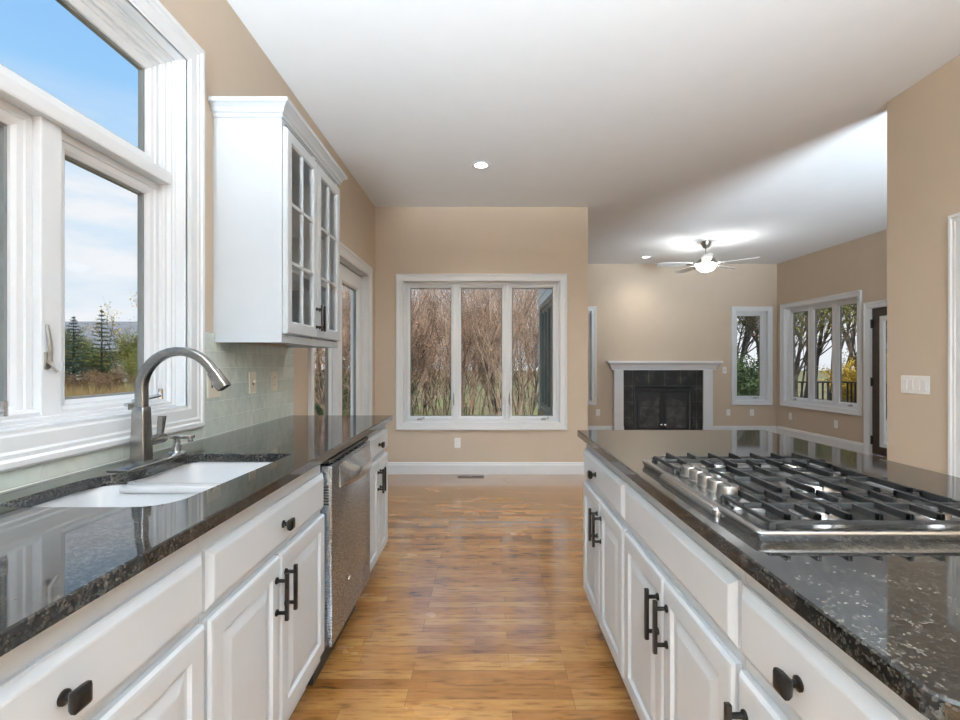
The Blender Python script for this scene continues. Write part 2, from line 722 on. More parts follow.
# ------------------------------------------------------------------ room shell
H = 3.0
XL, XR = -1.258, 2.687          # kitchen side walls (inner faces)
YN = 5.503                      # breakfast corner wall
YF = 8.676                      # fireplace wall
XRET = 1.134                    # where the breakfast corner wall ends
XC = 5.135                      # family room far right corner
SL = .047
T = .16
M_LEFT = mat_axes((XL, 0, 0), (0, 1, 0), (-1, 0, 0))
M_NOOK = mat_axes((0, YN, 0), (1, 0, 0), (0, 1, 0))
M_FIRE = mat_axes((0, YF, 0), (1, 0, 0), (0, 1, 0))
_ul = math.hypot(1, SL)
U_FR = (SL / _ul, -1 / _ul, 0)
M_FAMR = mat_axes((XC, YF, 0), U_FR, (1 / _ul, SL / _ul, 0))
M_RIGHT = mat_axes((XR, 0, 0), (0, 1, 0), (1, 0, 0))
M_RET = mat_axes((XRET, 0, 0), (0, 1, 0), (-1, 0, 0))


def quad_slab(name, pts, z0, z1, mat):
    mb = MB()
    mb.loft([[(x, y, z0) for x, y in pts], [(x, y, z1) for x, y in pts]])
    o = mb.build(name, mat)
    o['kind'] = 'structure'
    return o


foot = [(XL - T, -6.4), (5.75, -6.4), (5.75, YF + T), (XRET - T, YF + T), (XRET - T, YN + T), (XL - T, YN + T)]
quad_slab('floor', foot, -.12, 0, M_FLOOR)
quad_slab('ceiling', foot, H, H + .2, M_CEIL)

KW = dict(u0=.823, u1=2.148, z0=.968, z1=2.612)       # kitchen window, outer casing
PD = dict(u0=3.444, u1=5.27, z0=0, z1=2.268)          # glazed door beyond the wall cabinet
NW = dict(u0=-1.022, u1=.898, z0=.495, z1=2.246)
FW1 = dict(u0=1.21, u1=1.93, z0=.503, z1=2.245)
FW2 = dict(u0=4.321, u1=5.047, z0=.503, z1=2.245)
RW = dict(u0=.11, u1=1.855, z0=.505, z1=2.265)
DR = dict(u0=1.905, u1=2.98, z0=0, z1=2.075)


def hole(d, c, floor=False):
    return (d['u0'] + c, d['u1'] - c, 0.0 if floor else d['z0'] + c, d['z1'] - c)


wall('wall_left', M_LEFT, -6.4, YN + T, 0, H, T, [hole(KW, .09), hole(PD, .09, True)], M_WALL)
wall('wall_nook', M_NOOK, XL, XRET, 0, H, T, [hole(NW, .075)], M_WALL)
RETW = (6.75, 8.42, .5, 2.15)
wall('wall_return', M_RET, YN + T, YF, 0, H, T + .03, [RETW], M_WALL)
wall('wall_fireplace', M_FIRE, XRET - T - .03, XC + .08, 0, H, T, [hole(FW1, .075), hole(FW2, .075)], M_WALL)
wall('wall_family', M_FAMR, -.0, 5.42, 0, H, T, [hole(RW, .075), hole(DR, .075, True)], M_WALL)
wall('wall_right', M_RIGHT, -6.4, 3.291, 0, H, .13, [(1.9, 2.745, 0, 2.01)], M_WALL)
wall('wall_back', mat_axes((0, -6.4, 0), (1, 0, 0), (0, -1, 0)), XL - T, 5.75, 0, H, T, [], M_WALL)
wall('wall_hall', mat_axes((5.6, 0, 0), (0, 1, 0), (1, 0, 0)), -6.4, 3.4, 0, H, T, [], M_WALL)


def baseboard(name, M, spans, h=.135):
    mb = MB(M)
    for a, b in spans:
        prof = [(0, 0), (-.016, 0), (-.016, h - .035), (-.011, h - .022), (-.011, h - .012), (-.004, h), (0, h)]
        mb.loft([[(a, v, z) for v, z in prof], [(b, v, z) for v, z in prof]])
    o = mb.build(name, M_TRIM)
    o['kind'] = 'structure'


baseboard('baseboard_nook', M_NOOK, [(XL, XRET)])
baseboard('baseboard_left', M_LEFT, [(3.14, 3.444), (5.27, YN - .016)])
baseboard('baseboard_fireplace', M_FIRE, [(XRET, 2.226), (3.973, XC - .016)])
baseboard('baseboard_family', M_FAMR, [(.016, 1.905), (2.98, 5.4)])
baseboard('baseboard_right', M_RIGHT, [(2.835, 3.291), (-1, 1.81)])

CASING = [(0, 0), (0, -.022), (.006, -.026), (.018, -.026), (.024, -.019), (.034, -.019), (.040, -.015), (.072, -.013), (.078, -.009), (.085, -.009), (.085, 0)]


def casing(c):
    return [(i * c / .085, v) for i, v in CASING]


def crank(mb, u, v, z):
    """folding casement operator lying on the sill"""
    mb.rbox(u - .03, u + .03, v - .028, v + .006, z, z + .016, .004)
    mb.tube([(u - .02, v - .018, z + .02), (u + .01, v - .03, z + .026), (u + .05, v - .03, z + .022)], .005, 8)
    mb.tube([(u + .05, v - .03, z + .016), (u + .05, v - .03, z + .04)], .007, 8)


def lever(mb, u, v, z):
    """sash lock lever on a vertical stile"""
    mb.tube([(u, v - .004, z + .11), (u, v - .014, z + .05), (u, v - .012, z), (u + .006, v - .03, z - .03)], [.005, .006, .007, .004], 8)
    mb.rbox(u - .008, u + .008, v - .008, v + .002, z - .02, z + .03, .002)


def sash(root, M, a, b, z0, z1, s, v0, name='sash'):
    """one glazed sash: stiles and rails, gasket, pane"""
    f = MB(M).frame(a, b, z0, z1, [(0, v0 + .045), (0, v0 + .004), (.004, v0), (s * .45, v0), (s * .5, v0 + .006), (s * .8, v0 + .008), (s, v0 + .016), (s, v0 + .045)]).build(name, M_TRIM, root)
    MB(M).frame(a + s - .002, b - s + .002, z0 + s - .002, z1 - s + .002, [(0, v0 + .046), (0, v0 + .024), (.009, v0 + .026), (.009, v0 + .046)]).build('gasket', M_GASKET, f)
    MB(M).box(a + s - .001, b - s + .001, v0 + .030, v0 + .036, z0 + s - .001, z1 - s + .001).build('pane', M_GLASS, f)
    return f


def window(name, M, d, c, n, fr, s, mull, cranks=(), levers=(), depth=.085):
    u0, u1, z0, z1 = d['u0'], d['u1'], d['z0'], d['z1']
    root = struct_empty(name, M @ Vector(((u0 + u1) / 2, 0, z0)))
    MB(M).frame(u0, u1, z0, z1, casing(c)).build('casing', M_TRIM, root)
    a, b, p, q = u0 + c, u1 - c, z0 + c, z1 - c
    MB(M).frame(a - .012, b + .012, p - .012, q + .012, [(0, -.004), (0, T + .01), (.012 + fr, T + .01), (.012 + fr, depth - .012), (.012 + fr * .5, depth - .012), (.012 + fr * .45, depth - .03), (.012, depth - .03), (.012, -.004)]).build('jamb', M_TRIM, root)
    a, b, p, q = a + fr, b - fr, p + fr, q - fr
    w = (b - a - mull * (n - 1)) / n
    for i in range(n):
        x = a + i * (w + mull)
        sash(root, M, x, x + w, p, q, s, depth)
        if i < n - 1:
            MB(M).rbox(x + w - .001, x + w + mull + .001, depth - .014, depth + .06, p - .002, q + .002, .003).build('mullion', M_TRIM, root)
    for i, f in cranks:
        mb = MB(M)
        crank(mb, a + i * (w + mull) + w * f, depth, p)
        mb.build('crank_handle', M_NICKEL, root)
    for i, side in levers:
        mb = MB(M)
        x = a + i * (w + mull)
        lever(mb, x + (s * .3 if side < 0 else w - s * .3), depth, p + .2)
        mb.build('sash_lock', M_NICKEL, root)
    return root


window('window_1', M_NOOK, NW, .08, 3, .022, .042, .03, cranks=[(0, .28), (2, .72)], levers=[(0, 1), (2, -1)])
window('window_2', M_FIRE, FW1, .08, 1, .03, .045, 0, cranks=[(0, .4)])
window('window_3', M_FIRE, FW2, .08, 1, .03, .045, 0, cranks=[(0, .7)])
window('window_4', M_FAMR, RW, .08, 3, .03, .05, .05, cranks=[(0, .3), (2, .6)], levers=[(1, 1)])

# the big kitchen window: transom over two casements
kw = struct_empty('window_5', (XL, 1.4855, .968))
MB(M_LEFT).frame(KW['u0'], KW['u1'], KW['z0'], KW['z1'], casing(.1)).build('casing', M_TRIM, kw)
ka, kb, kp, kq = KW['u0'] + .1, KW['u1'] - .1, KW['z0'] + .1, KW['z1'] - .1
MB(M_LEFT).frame(ka - .012, kb + .012, kp - .012, kq + .012, [(0, -.005), (0, T + .01), (.055, T + .01), (.055, .072), (.045, .066), (.034, .066), (.030, .052), (.020, .052), (.018, .044), (.012, .044), (.012, -.005)]).build('jamb', M_TRIM, kw)
KD = .085
ka, kb, kp, kq = ka + .036, kb - .036, kp + .002, kq - .036
sash(kw, M_LEFT, ka, kb, 2.028, kq, .055, KD)
MB(M_LEFT).rbox(ka - .002, kb + .002, KD - .045, KD + .06, 1.978, 2.03, .008).build('transom_bar', M_TRIM, kw)
kc = (ka + kb) / 2
MB(M_LEFT).rbox(kc - .036, kc + .036, KD - .024, KD + .06, kp, 1.982, .004).build('mullion', M_TRIM, kw)
sash(kw, M_LEFT, ka, kc - .034, kp, 1.98, .055, KD)
sash(kw, M_LEFT, kc + .034, kb, kp, 1.98, .058, KD)
for uu in (kc - .020,):
    mb = MB(M_LEFT)
    lever(mb, uu, KD - .024, 1.25)
    mb.build('sash_lock', M_NICKEL, kw)
for uu in (kc + .35, kc - .28):
    mb = MB(M_LEFT)
    mb.rbox(uu - .05, uu + .04, KD - .035, KD + .004, kp, kp + .03, .004)
    mb.tube([(uu - .01, KD - .02, kp + .032), (uu + .05, KD - .05, kp + .045), (uu + .10, KD - .055, kp + .05)], .008, 8)
    mb.tube([(uu + .1, KD - .055, kp + .035), (uu + .1, KD - .055, kp + .075)], .009, 8)
    mb.build('crank_handle', M_CHROME, kw)

# glazed double door on the left wall
pd = struct_empty('door_1', (XL, 4.36, 0))
MB(M_LEFT).archframe(PD['u0'], PD['u1'], 0, PD['z1'], casing(.1)).build('casing', M_TRIM, pd)
pa, pb, pq = PD['u0'] + .1, PD['u1'] - .1, PD['z1'] - .1
MB(M_LEFT).archframe(pa - .012, pb + .012, 0, pq + .012, [(0, -.004), (0, T + .01), (.05, T + .01), (.05, .1), (.03, .09), (.03, .05), (.012, .05), (.012, -.004)]).build('jamb', M_TRIM, pd)
pm = (pa + pb) / 2
for (x0, x1, vv) in ((pa + .03, pm + .05, .10), (pm - .05, pb - .03, .055)):
    f = MB(M_LEFT).frame(x0, x1, .02, pq - .03, [(0, vv + .044), (0, vv), (.135, vv), (.15, vv + .014), (.15, vv + .044)]).build('sash', M_TRIM, pd)
    MB(M_LEFT).frame(x0 + .148, x1 - .148, .168, pq - .178, [(0, vv + .045), (0, vv + .02), (.012, vv + .022), (.012, vv + .045)]).build('gasket', M_GASKET, f)
    MB(M_LEFT).box(x0 + .149, x1 - .149, vv + .028, vv + .034, .169, pq - .179).build('pane', M_GLASS, f)
MB(M_LEFT).box(pa - .01, pb + .01, 0, T, 0, .02).build('threshold', M_NICKEL, pd)

# brown glazed door of the family room
dr = struct_empty('door_2', M_FAMR @ Vector((2.44, 0, 0)))
MB(M_FAMR).archframe(DR['u0'], DR['u1'], 0, DR['z1'], casing(.085)).build('casing', M_TRIM, dr)
da, db, dq = DR['u0'] + .085, DR['u1'] - .085, DR['z1'] - .085
MB(M_FAMR).archframe(da - .012, db + .012, 0, dq + .012, [(0, -.004), (0, T + .01), (.03, T + .01), (.03, .075), (.012, .075), (.012, -.004)]).build('jamb', M_TRIM, dr)
sl = MB(M_FAMR).frame(da + .004, db - .004, .012, dq - .004, [(0, .07), (0, .028), (.105, .028), (.112, .036), (.112, .07)]).build('slab', M_DOORBR, dr)
MB(M_FAMR).frame(da + .114, db - .114, .122, dq - .114, [(0, .066), (0, .034), (.012, .03), (.06, .034), (.066, .04), (.066, .066)]).build('lite_frame', M_TRIM, sl)
MB(M_FAMR).box(da + .178, db - .178, .048, .054, .186, dq - .178).build('pane', M_GLASS, sl)
for hz in (.2, .99, 1.78):
    MB(M_FAMR).rbox(da - .008, da + .022, .004, .03, hz - .055, hz + .055, .003).tube([(da + .004, .012, hz - .06), (da + .004, .012, hz + .06)], .009, 8).build('hinge', M_BLACKM, dr)
MB(M_FAMR).lathe([(.03, 0), (.03, -.01), (.012, -.014), (.012, -.035), (.027, -.04), (.027, -.065), (.01, -.072)], (db - .06, .028, .98), 18, 'y').build('door_knob', M_BLACKM, dr)

# cased door of the near right wall
d3 = struct_empty('door_3', (XR, 2.32, 0))
MB(M_RIGHT).archframe(1.81, 2.835, 0, 2.097, casing(.09)).build('casing', M_TRIM, d3)
MB(M_RIGHT).archframe(1.888, 2.757, 0, 2.022, [(0, -.004), (0, .135), (.03, .135), (.03, .07), (.014, .07), (.014, -.004)]).build('jamb', M_TRIM, d3)
mb = MB(M_RIGHT)
mb.box(1.918, 2.727, .075, .11, .01, 1.99)
for (a, b, z0, z1) in ((2.02, 2.29, .2, .9), (2.36, 2.63, .2, .9), (2.02, 2.29, 1.02, 1.85), (2.36, 2.63, 1.02, 1.85)):
    mb.panel(a, b, z0, z1, [(0, .08), (0, .0745), (.02, .069), (.035, .0745), (.06, .071)])
mb.build('slab', M_TRIM, d3)
MB(M_RIGHT).lathe([(.03, 0), (.03, -.01), (.012, -.014), (.012, -.035), (.027, -.04), (.027, -.065), (.01, -.072)], (1.985, .074, .95), 18, 'y').build('door_knob', M_BLACKM, d3)

# ------------------------------------------------------------------ cabinets
DOOR = [(0, .020), (0, .007), (.006, .001), (.014, 0), (.052, 0), (.057, .008), (.064, .009), (.092, .0015), (.097, .001)]
DRAWER = [(0, .020), (0, .012), (.004, .010), (.016, .001), (.02, 0)]


def bar_handle(parent, M, u, z0, z1, name='handle'):
    mb = MB(M)
    for z in (z0 + .022, z1 - .022):
        mb.lathe([(.010, 0), (.010, -.004), (.0055, -.007), (.0055, -.03)], (u, 0, z), 12, 'y')
    mb.rbox(u - .006, u + .006, -.037, -.026, z0, z1, .0022)
    return mb.build(name, M_BRONZE, parent, True)


def knob(parent, M, u, z):
    mb = MB(M)
    mb.lathe([(.0115, 0), (.0115, -.003), (.006, -.006), (.006, -.014), (.008, -.016)], (u, 0, z), 16, 'y')
    rings = []
    for h, w in ((-.014, .008), (-.018, .0135), (-.024, .0165), (-.029, .0165), (-.032, .0135), (-.0335, .008)):
        rings.append([(u + x, h, z + y) for x, y in rrect(-w, w, -w, w, w * .25, 3)])
    mb.loft(rings)
    return mb.build('knob', M_BRONZE, parent, True)


def base_cabinet(label, M, a, b, depth, drawers, doors, group, end0=False, end1=False):
    """M: u along the front, v into the cabinet; v=0 is the outer face of the doors"""
    root = thing('base_cabinet', label, 'cabinet', M @ Vector(((a + b) / 2, .3, 0)), group)
    mb = MB(M)
    f = .021
    for x in (a, b - .018):
        mb.box(x, x + .018, f, depth, .105, .8835)
    mb.box(a + .018, b - .018, f + .02, depth, .105, .122)
    mb.box(a + .018, b - .018, depth - .012, depth, .122, .8835)
    mb.box(a + .018, b - .018, f, f + .019, .105, .8835)
    mb.build('carcass', M_CAB, root)
    MB(M).box(a + .001, b - .001, f + .055, depth - .02, 0, .1045).build('toe_kick', M_CAB, root)
    for (u0, u1, z0, z1, hs) in drawers:
        d = MB(M).panel(u0, u1, z0, z1, DRAWER).build('drawer', M_CAB, root)
        for k in hs:
            knob(d, M, k, (z0 + z1) / 2)
    for (u0, u1, z0, z1, hu) in doors:
        d = MB(M).panel(u0, u1, z0, z1, DOOR).build('door', M_CAB, root)
        if hu is not None:
            bar_handle(d, M, hu, z1 - .180, z1 - .042)
    return root


FL = -.618
M_CL = mat_axes((FL, 0, 0), (0, 1, 0), (-1, 0, 0))
DL = 1.25 + FL - .005
base_cabinet('white base cabinet nearest the viewer on the sink side, wide drawer with one square knob', M_CL, .33, 1.085, DL,
             [(.345, 1.079, .690, .828, [.715])], [(.345, .702, .15, .672, .668), (.708, 1.079, .15, .672, .742)], 'base cabinets under the sink counter')
base_cabinet('white base cabinet under the sink with one wide front and two bar-handled doors', M_CL, 1.087, 1.878, DL,
             [(1.095, 1.872, .690, .828, [1.485])], [(1.095, 1.467, .15, .672, 1.437), (1.472, 1.872, .15, .672, 1.502)], 'base cabinets under the sink counter')
base_cabinet('narrow white base cabinet beyond the dishwasher with a knobbed drawer and two doors', M_CL, 2.512, 3.075, DL,
             [(2.52, 3.065, .715, .845, [2.80])], [(2.52, 2.796, .13, .69, 2.772), (2.802, 3.065, .13, .69, 2.826)], 'base cabinets under the sink counter')

FI = .468
M_CI = mat_axes((FI, 0, 0), (0, 1, 0), (1, 0, 0))
base_cabinet('white island cabinet at the far end with a knobbed drawer and two doors', M_CI, 1.688, 2.405, .86,
             [(1.698, 2.392, .700, .832, [2.11])], [(1.698, 2.042, .15, .672, 2.012), (2.048, 2.392, .15, .672, 2.080)], 'island cabinets')
base_cabinet('white island cabinet below the cooktop with a wide plain front and two doors', M_CI, .928, 1.686, .86,
             [(.937, 1.677, .700, .832, [])], [(.937, 1.304, .15, .672, 1.274), (1.310, 1.677, .15, .672, 1.340)], 'island cabinets')
base_cabinet('white island cabinet nearest the viewer, square-knobbed drawer over one door', M_CI, .515, .926, .86,
             [(.527, .919, .700, .832, [.735])], [(.527, .919, .15, .672, .888)], 'island cabinets')

# ---- dishwasher
dw = thing('dishwasher', 'stainless steel dishwasher with scooped pocket handle between white cabinets', 'dishwasher', (-.9, 2.196, 0))
M_DW = mat_axes((-.597, 0, 0), (0, 1, 0), (-1, 0, 0))
ya, yb = 1.884, 2.506
MB(M_DW).box(ya + .004, yb - .004, .06, .60, .15, .862).build('tub', M_BLACKM, dw)
mb = MB(M_DW)
mb.rbox(ya + .002, yb - .002, 0, .058, .150, .852, .006)
door = mb.build('door', M_STEEL, dw, True)
# curved handle shell: bowed lip over a scooped pocket
mb = MB(M_DW)
N = 18
rings = []
for i in range(N + 1):
    t = i / N
    u = ya + .10 + t * (yb - ya - .13)
    bow = math.sin(PI * t) ** .6
    z_top = .836
    out = -.004 - .046 * bow
    lip = .745 + .0 * t
    rings.append([(u, .002, z_top), (u, -.003, z_top + .004), (u, out * .5, z_top - .02), (u, out, z_top - .045), (u, out - .002, lip + .008), (u, out, lip), (u, out + .006, lip), (u, out + .008, z_top - .045), (u, .002, z_top - .03)])
mb.loft(rings)
mb.build('handle', M_CHROME, door, True)
mb = MB(mat_axes((-.597, ya, 0), (-1, 0, 0), (0, -1, 0)))
for k in range(7):
    mb.box(.012, .04, -.004, -.0005, .70 + k * .011, .706 + k * .011)
mb.build('vent', M_SLOT, door)
MB(M_DW).lathe([(.013, .001), (.013, -.002), (.009, -.0025)], (2.13, 0, .31), 20, 'y').build('badge', M_CHROME, door)
MB(M_DW).box(ya + .002, yb - .002, .01, .07, .858, .872).build('control_strip', M_BLACKM, dw)
MB(M_DW).box(ya + .01, yb - .01, .075, .095, 0, .148).build('toe_panel', M_BLACKM, dw)


# ---- countertops
def slab_top(mb, outer, z0, z1, inner=None, e=.003):
    """polished stone slab with eased edges, optional hole"""
    cx = sum(p[0] for p in outer) / len(outer)

    def inset(loop, d):
        n = len(loop)
        out = []
        for i in range(n):
            a, b, c = Vector(loop[i - 1]), Vector(loop[i]), Vector(loop[(i + 1) % n])
            d1, d2 = (b - a).normalized(), (c - b).normalized()
            n1, n2 = Vector((-d1.y, d1.x)), Vector((-d2.y, d2.x))
            m = (n1 + n2)
            m = m / max(.3, m.dot(n1)) if m.length > 1e-6 else n1
            out.append(tuple(b + m * d))
        return out
    oi = inset(outer, e)
    mb.loft([[(x, y, z0) for x, y in outer], [(x, y, z1 - e) for x, y in outer], [(x, y, z1) for x, y in oi]], False, False)
    loops_top, loops_bot = [oi], [outer]
    if inner:
        ii = inset(inner, -e)
        mb.loft([[(x, y, z0) for x, y in inner], [(x, y, z1 - e) for x, y in inner], [(x, y, z1) for x, y in ii]], False, False)
        loops_top.append(ii)
        loops_bot.append(inner)
    for loops, z in ((loops_top, z1), (loops_bot, z0)):
        t = bmesh.new()
        es = []
        for lp in loops:
            vv = [t.verts.new((x, y, z)) for x, y in lp]
            es += [t.edges.new((vv[i], vv[(i + 1) % len(vv)])) for i in range(len(vv))]
        bmesh.ops.triangle_fill(t, use_beauty=True, use_dissolve=False, edges=es)
        mb.add(t)
    bmesh.ops.remove_doubles(mb.bm, verts=list(mb.bm.verts), dist=1e-5)


def smooth_corner(pts, r, n=5):
    """round selected corners of a closed ccw polygon: pts (x, y, r)"""
    out = []
    m = len(pts)
    for i in range(m):
        b = Vector(pts[i][:2])
        q = pts[i][2]
        if q <= 0:
            out.append(tuple(b))
            continue
        a, c = Vector(pts[i - 1][:2]), Vector(pts[(i + 1) % m][:2])
        d1, d2 = (a - b).normalized(), (c - b).normalized()
        p0, p1 = b + d1 * q, b + d2 * q
        for k in range(n + 1):
            t = k / n
            out.append(tuple(p0 * (1 - t) ** 2 + b * 2 * t * (1 - t) + p1 * t ** 2))
    return out


sink_hole = smooth_corner([(-1.15, 1.135, .05), (-.745, 1.135, .09), (-.715, 1.80, .012), (-1.085, 1.80, .05), (-1.078, 1.52, .06), (-1.15, 1.42, .07)], 0)
ZC = .914
mb = MB()
slab_top(mb, [(-1.257, .3), (-.601, .3), (-.601, 3.118), (-1.257, 3.118)], .884, ZC, sink_hole)
ct = mb.build('countertop', M_GRANITE)
tag(ct, 'long black granite countertop around the white sink under the window', 'countertop')
mb = MB()
slab_top(mb, smooth_corner([(.449, .474, .035), (1.376, .474, .035), (1.376, 2.436, .004), (.449, 2.436, .004)], 0), .884, ZC)
tag(mb.build('countertop', M_GRANITE), 'black granite island top that carries the gas cooktop', 'countertop')

# ---- sink
sk = thing('sink', 'white double-bowl undermount sink set in the black granite', 'sink', (-.93, 1.46, .7))


def bowl(x0, x1, y0, y1, rads):
    mb = MB()
    rings = []
    for ins, z in ((0, .8835), (0, .872), (.004, .86), (.010, .72), (.016, .695), (.03, .678), (.06, .670), (.12, .668)):
        rr = [max(.015, r - ins * .3) for r in rads]
        rings.append([(x, y, z) for x, y in rrect(x0 + ins, x1 - ins, y0 + ins, y1 - ins, rr, 6)])
    for ins, z in ((.12, .655), (.05, .660), (.005, .68), (-.006, .72), (-.012, .87), (-.012, .8835)):
        rings.append([(x, y, z) for x, y in rrect(x0 + ins, x1 - ins, y0 + ins, y1 - ins, rads, 6)])
    rings.append(rings[0])
    mb.loft(rings, False, False)
    bmesh.ops.remove_doubles(mb.bm, verts=list(mb.bm.verts), dist=1e-5)
    cx, cy = (x0 + x1) / 2, (y0 + y1) / 2
    b = mb
    b.loft([[(cx + (x - cx) * 1, cy + (y - cy) * 1, .6679) for x, y in rrect(x0 + .12, x1 - .12, y0 + .12, y1 - .12, [max(.015, r - .036) for r in rads], 6)]], False, True)
    o = b.build('bowl', M_SINK, sk, True)
    MB().lathe([(.042, .0), (.042, .004), (.03, .005), (.026, .001), (.004, .0015)], (cx, cy, .669), 24).build('drain', M_CHROME, o, True)


bowl(-1.155, -.738, 1.13, 1.452, (.06, .09, .04, .06))
bowl(-1.092, -.712, 1.482, 1.805, (.05, .05, .03, .05))
MB().rbox(-1.085, -.715, 1.440, 1.494, .862, .8832, .008).build('divider', M_SINK, sk, True)

# ---- faucet
fc = thing('faucet', 'brushed nickel pull-down faucet with high arc spout and side lever', 'faucet', (-1.135, 1.65, ZC))
mb = MB()
mb.loft([[(x, y, z) for x, y in rrect(-1.172 + i, -1.096 - i, 1.50 + i, 1.79 - i, .012, 4)] for i, z in ((0, ZC), (0, ZC + .003), (.003, ZC + .006))])
mb.build('base_plate', M_FAUCET, fc, True)
fx, fy = -1.160, 1.645
mb = MB()
mb.loft([[(fx + x * s, fy + y * s, z) for x, y in rrect(-.0245, .0245, -.0245, .0245, .004, 3)] for s, z in ((1, ZC + .005), (.98, ZC + .03), (.84, 1.075), (.80, 1.096), (.72, 1.100))])
body = mb.build('body', M_FAUCET, fc, True)
pts = [(fx, fy, 1.098), (fx + .001, fy, 1.15)]
cxz = (fx + .128, 1.158)
for k in range(0, 15):
    a = PI - k * (PI * .84) / 14
    pts.append((cxz[0] + .128 * math.cos(a), fy, cxz[1] + .128 * math.sin(a)))
n = len(pts)
rings = []
for i, p in enumerate(pts):
    a, c = Vector(pts[max(0, i - 1)]), Vector(pts[min(n - 1, i + 1)])
    d = (c - a).normalized()
    side = Vector((0, 1, 0))
    nor = d.cross(side)
    w = .0160 - .002 * i / n
    rings.append([tuple(Vector(p) + nor * x + side * y) for x, y in rrect(-w, w, -w, w, .006, 3)])
mb = MB()
mb.loft(rings)
mb.build('spout', M_FAUCET, fc, True)
p0, p1 = Vector(pts[-1]), Vector(pts[-1]) + (Vector(pts[-1]) - Vector(pts[-2])).normalized() * .068
d = (p1 - p0).normalized()
nor = d.cross(Vector((0, 1, 0)))
mb = MB()
mb.loft([[tuple(p0.lerp(p1, t) + nor * x + Vector((0, 1, 0)) * y) for x, y in rrect(-w, w, -w, w, .006, 3)] for t, w in ((0, .0142), (.03, .0170), (.85, .0195), (1, .0185))])
mb.build('spray_head', M_FAUCET, fc, True)
mb = MB()
mb.lathe([(.017, 0), (.017, .090), (.015, .097), (.009, .099)], (fx, fy + .018, ZC + .066), 20, 'y')
hb = mb.build('valve', M_FAUCET, body, True)
mb = MB()
mb.loft([[(fx - .004 + x + t * .006, fy + .098 + y + t * .004, ZC + .074 + t * .07) for x, y in rrect(-w, w, -.005, .005, .002, 2)] for t, w in ((0, .010), (.5, .0125), (1, .0135))])
mb.build('lever', M_FAUCET, fc, True)

# ---- soap dispenser
sd = thing('soap_dispenser', 'small polished soap dispenser beside the faucet', 'soap dispenser', (-1.140, 1.80, ZC))
MB().lathe([(.030, 0), (.030, .004), (.026, .008), (.015, .010)], (-1.140, 1.80, ZC), 24).build('base', M_CHROME, sd, True)
MB().lathe([(.015, .009), (.015, .034), (.012, .036), (.012, .058)], (-1.140, 1.80, ZC), 20).build('pump', M_CHROME, sd, True)
MB().rbox(-1.158, -1.080, 1.786, 1.814, ZC + .056, ZC + .069, .003).rbox(-1.096, -1.083, 1.792, 1.808, ZC + .044, ZC + .058, .002).build('nozzle', M_CHROME, sd, True)

# ---- backsplash
wt = MB(mat_axes((XL + .0015, 0, 0), (0, 1, 0), (-1, 0, 0)))
wt.box(.3, KW['u1'] + .0, -.010, 0, ZC, KW['z0'] - .001)
wt.box(KW['u1'] + .002, 3.165, -.010, 0, ZC, 1.345)
wt.box(KW['u1'] + .002, 2.243, -.010, 0, 1.345, 1.385)
bs = wt.build('backsplash', M_TILE)
tag(bs, 'pale green glossy tile backsplash between countertop and wall cabinet', 'backsplash')


# ---- outlets and switches
def plate(name, label, M, u, z, w=.072, h=.115, kind='outlet', mat=None, cat='outlet', gang=1, v=0.0, group=None):
    mat = mat or M_WPLATE
    root = thing(name, label, cat, M @ Vector((u, v, z - h / 2)), group)
    mb = MB(M)
    mb.loft([[(u + x, vv, z + y) for x, y in rrect(-w / 2 + i, w / 2 - i, -h / 2 + i, h / 2 - i, .006, 3)] for i, vv in ((0, v), (0, v - .003), (.004, v - .006))])
    mb.build('cover_plate', mat, root)
    for g in range(gang):
        c = u + (g - (gang - 1) / 2) * .046
        if kind == 'outlet':
            for s in (-1, 1):
                mb = MB(M)
                mb.loft([[(c + x, vv, z + s * .02 + y) for x, y in rrect(-.0165, .0165, -.013, .013, .008, 4)] for vv in (v - .005, v - .0075)])
                so = mb.build('socket', mat, root)
                for q in (-.006, .006):
                    MB(M).box(c + q - .001, c + q + .001, v - .0079, v - .0074, z + s * .02 - .003, z + s * .02 + .005).build('slot', M_SLOT, so)
        elif kind == 'rocker':
            mb = MB(M)
            mb.panel(c - .0165, c + .0165, z - .033, z + .033, [(0, v - .005), (0, v - .007), (.002, v - .0095)])
            mb.build('rocker', mat, root)
        elif kind == 'toggle':
            MB(M).box(c - .006, c + .006, v - .0068, v - .0055, z - .013, z + .013).build('toggle_slot', M_SLOT, root)
            MB(M).rbox(c - .004, c + .004, v - .018, v - .006, z - .001, z + .012, .0015).build('toggle', mat, root)
    return root


vt = -.010
plate('outlet', 'wide ivory switch and socket plate behind the faucet spout', M_LEFT, 2.237, 1.147, .115, .118, 'toggle', M_PLATE, gang=2, v=vt)
plate('switch', 'ivory single toggle switch on green tile, middle of three plates', M_LEFT, 2.603, 1.143, .076, .115, 'toggle', M_PLATE, 'switch', v=vt)
plate('outlet', 'ivory outlet on green tile nearest the glazed door', M_LEFT, 2.868, 1.141, .074, .113, 'outlet', M_PLATE, v=vt)
plate('outlet', 'white outlet low on tan wall under the three-pane window', M_NOOK, -.332, .349)
plate('outlet', 'white outlet low on tan wall left of the fireplace', M_FIRE, 1.965, .37)
plate('outlet', 'white outlet right of fireplace, left one of the pair under narrow window', M_FIRE, 4.27, .37)
plate('outlet', 'white outlet in the room corner, right one of the pair under narrow window', M_FIRE, 4.69, .37)
plate('switch', 'small white switch beside the end of the fireplace mantel', M_FIRE, 4.205, 1.12, .072, .115, 'toggle', cat='switch')
plate('outlet', 'white outlet under the left pane of the window by the brown door', M_FAMR, .36, .345)
plate('outlet', 'white outlet under the right pane of the window by the brown door', M_FAMR, 1.375, .335)
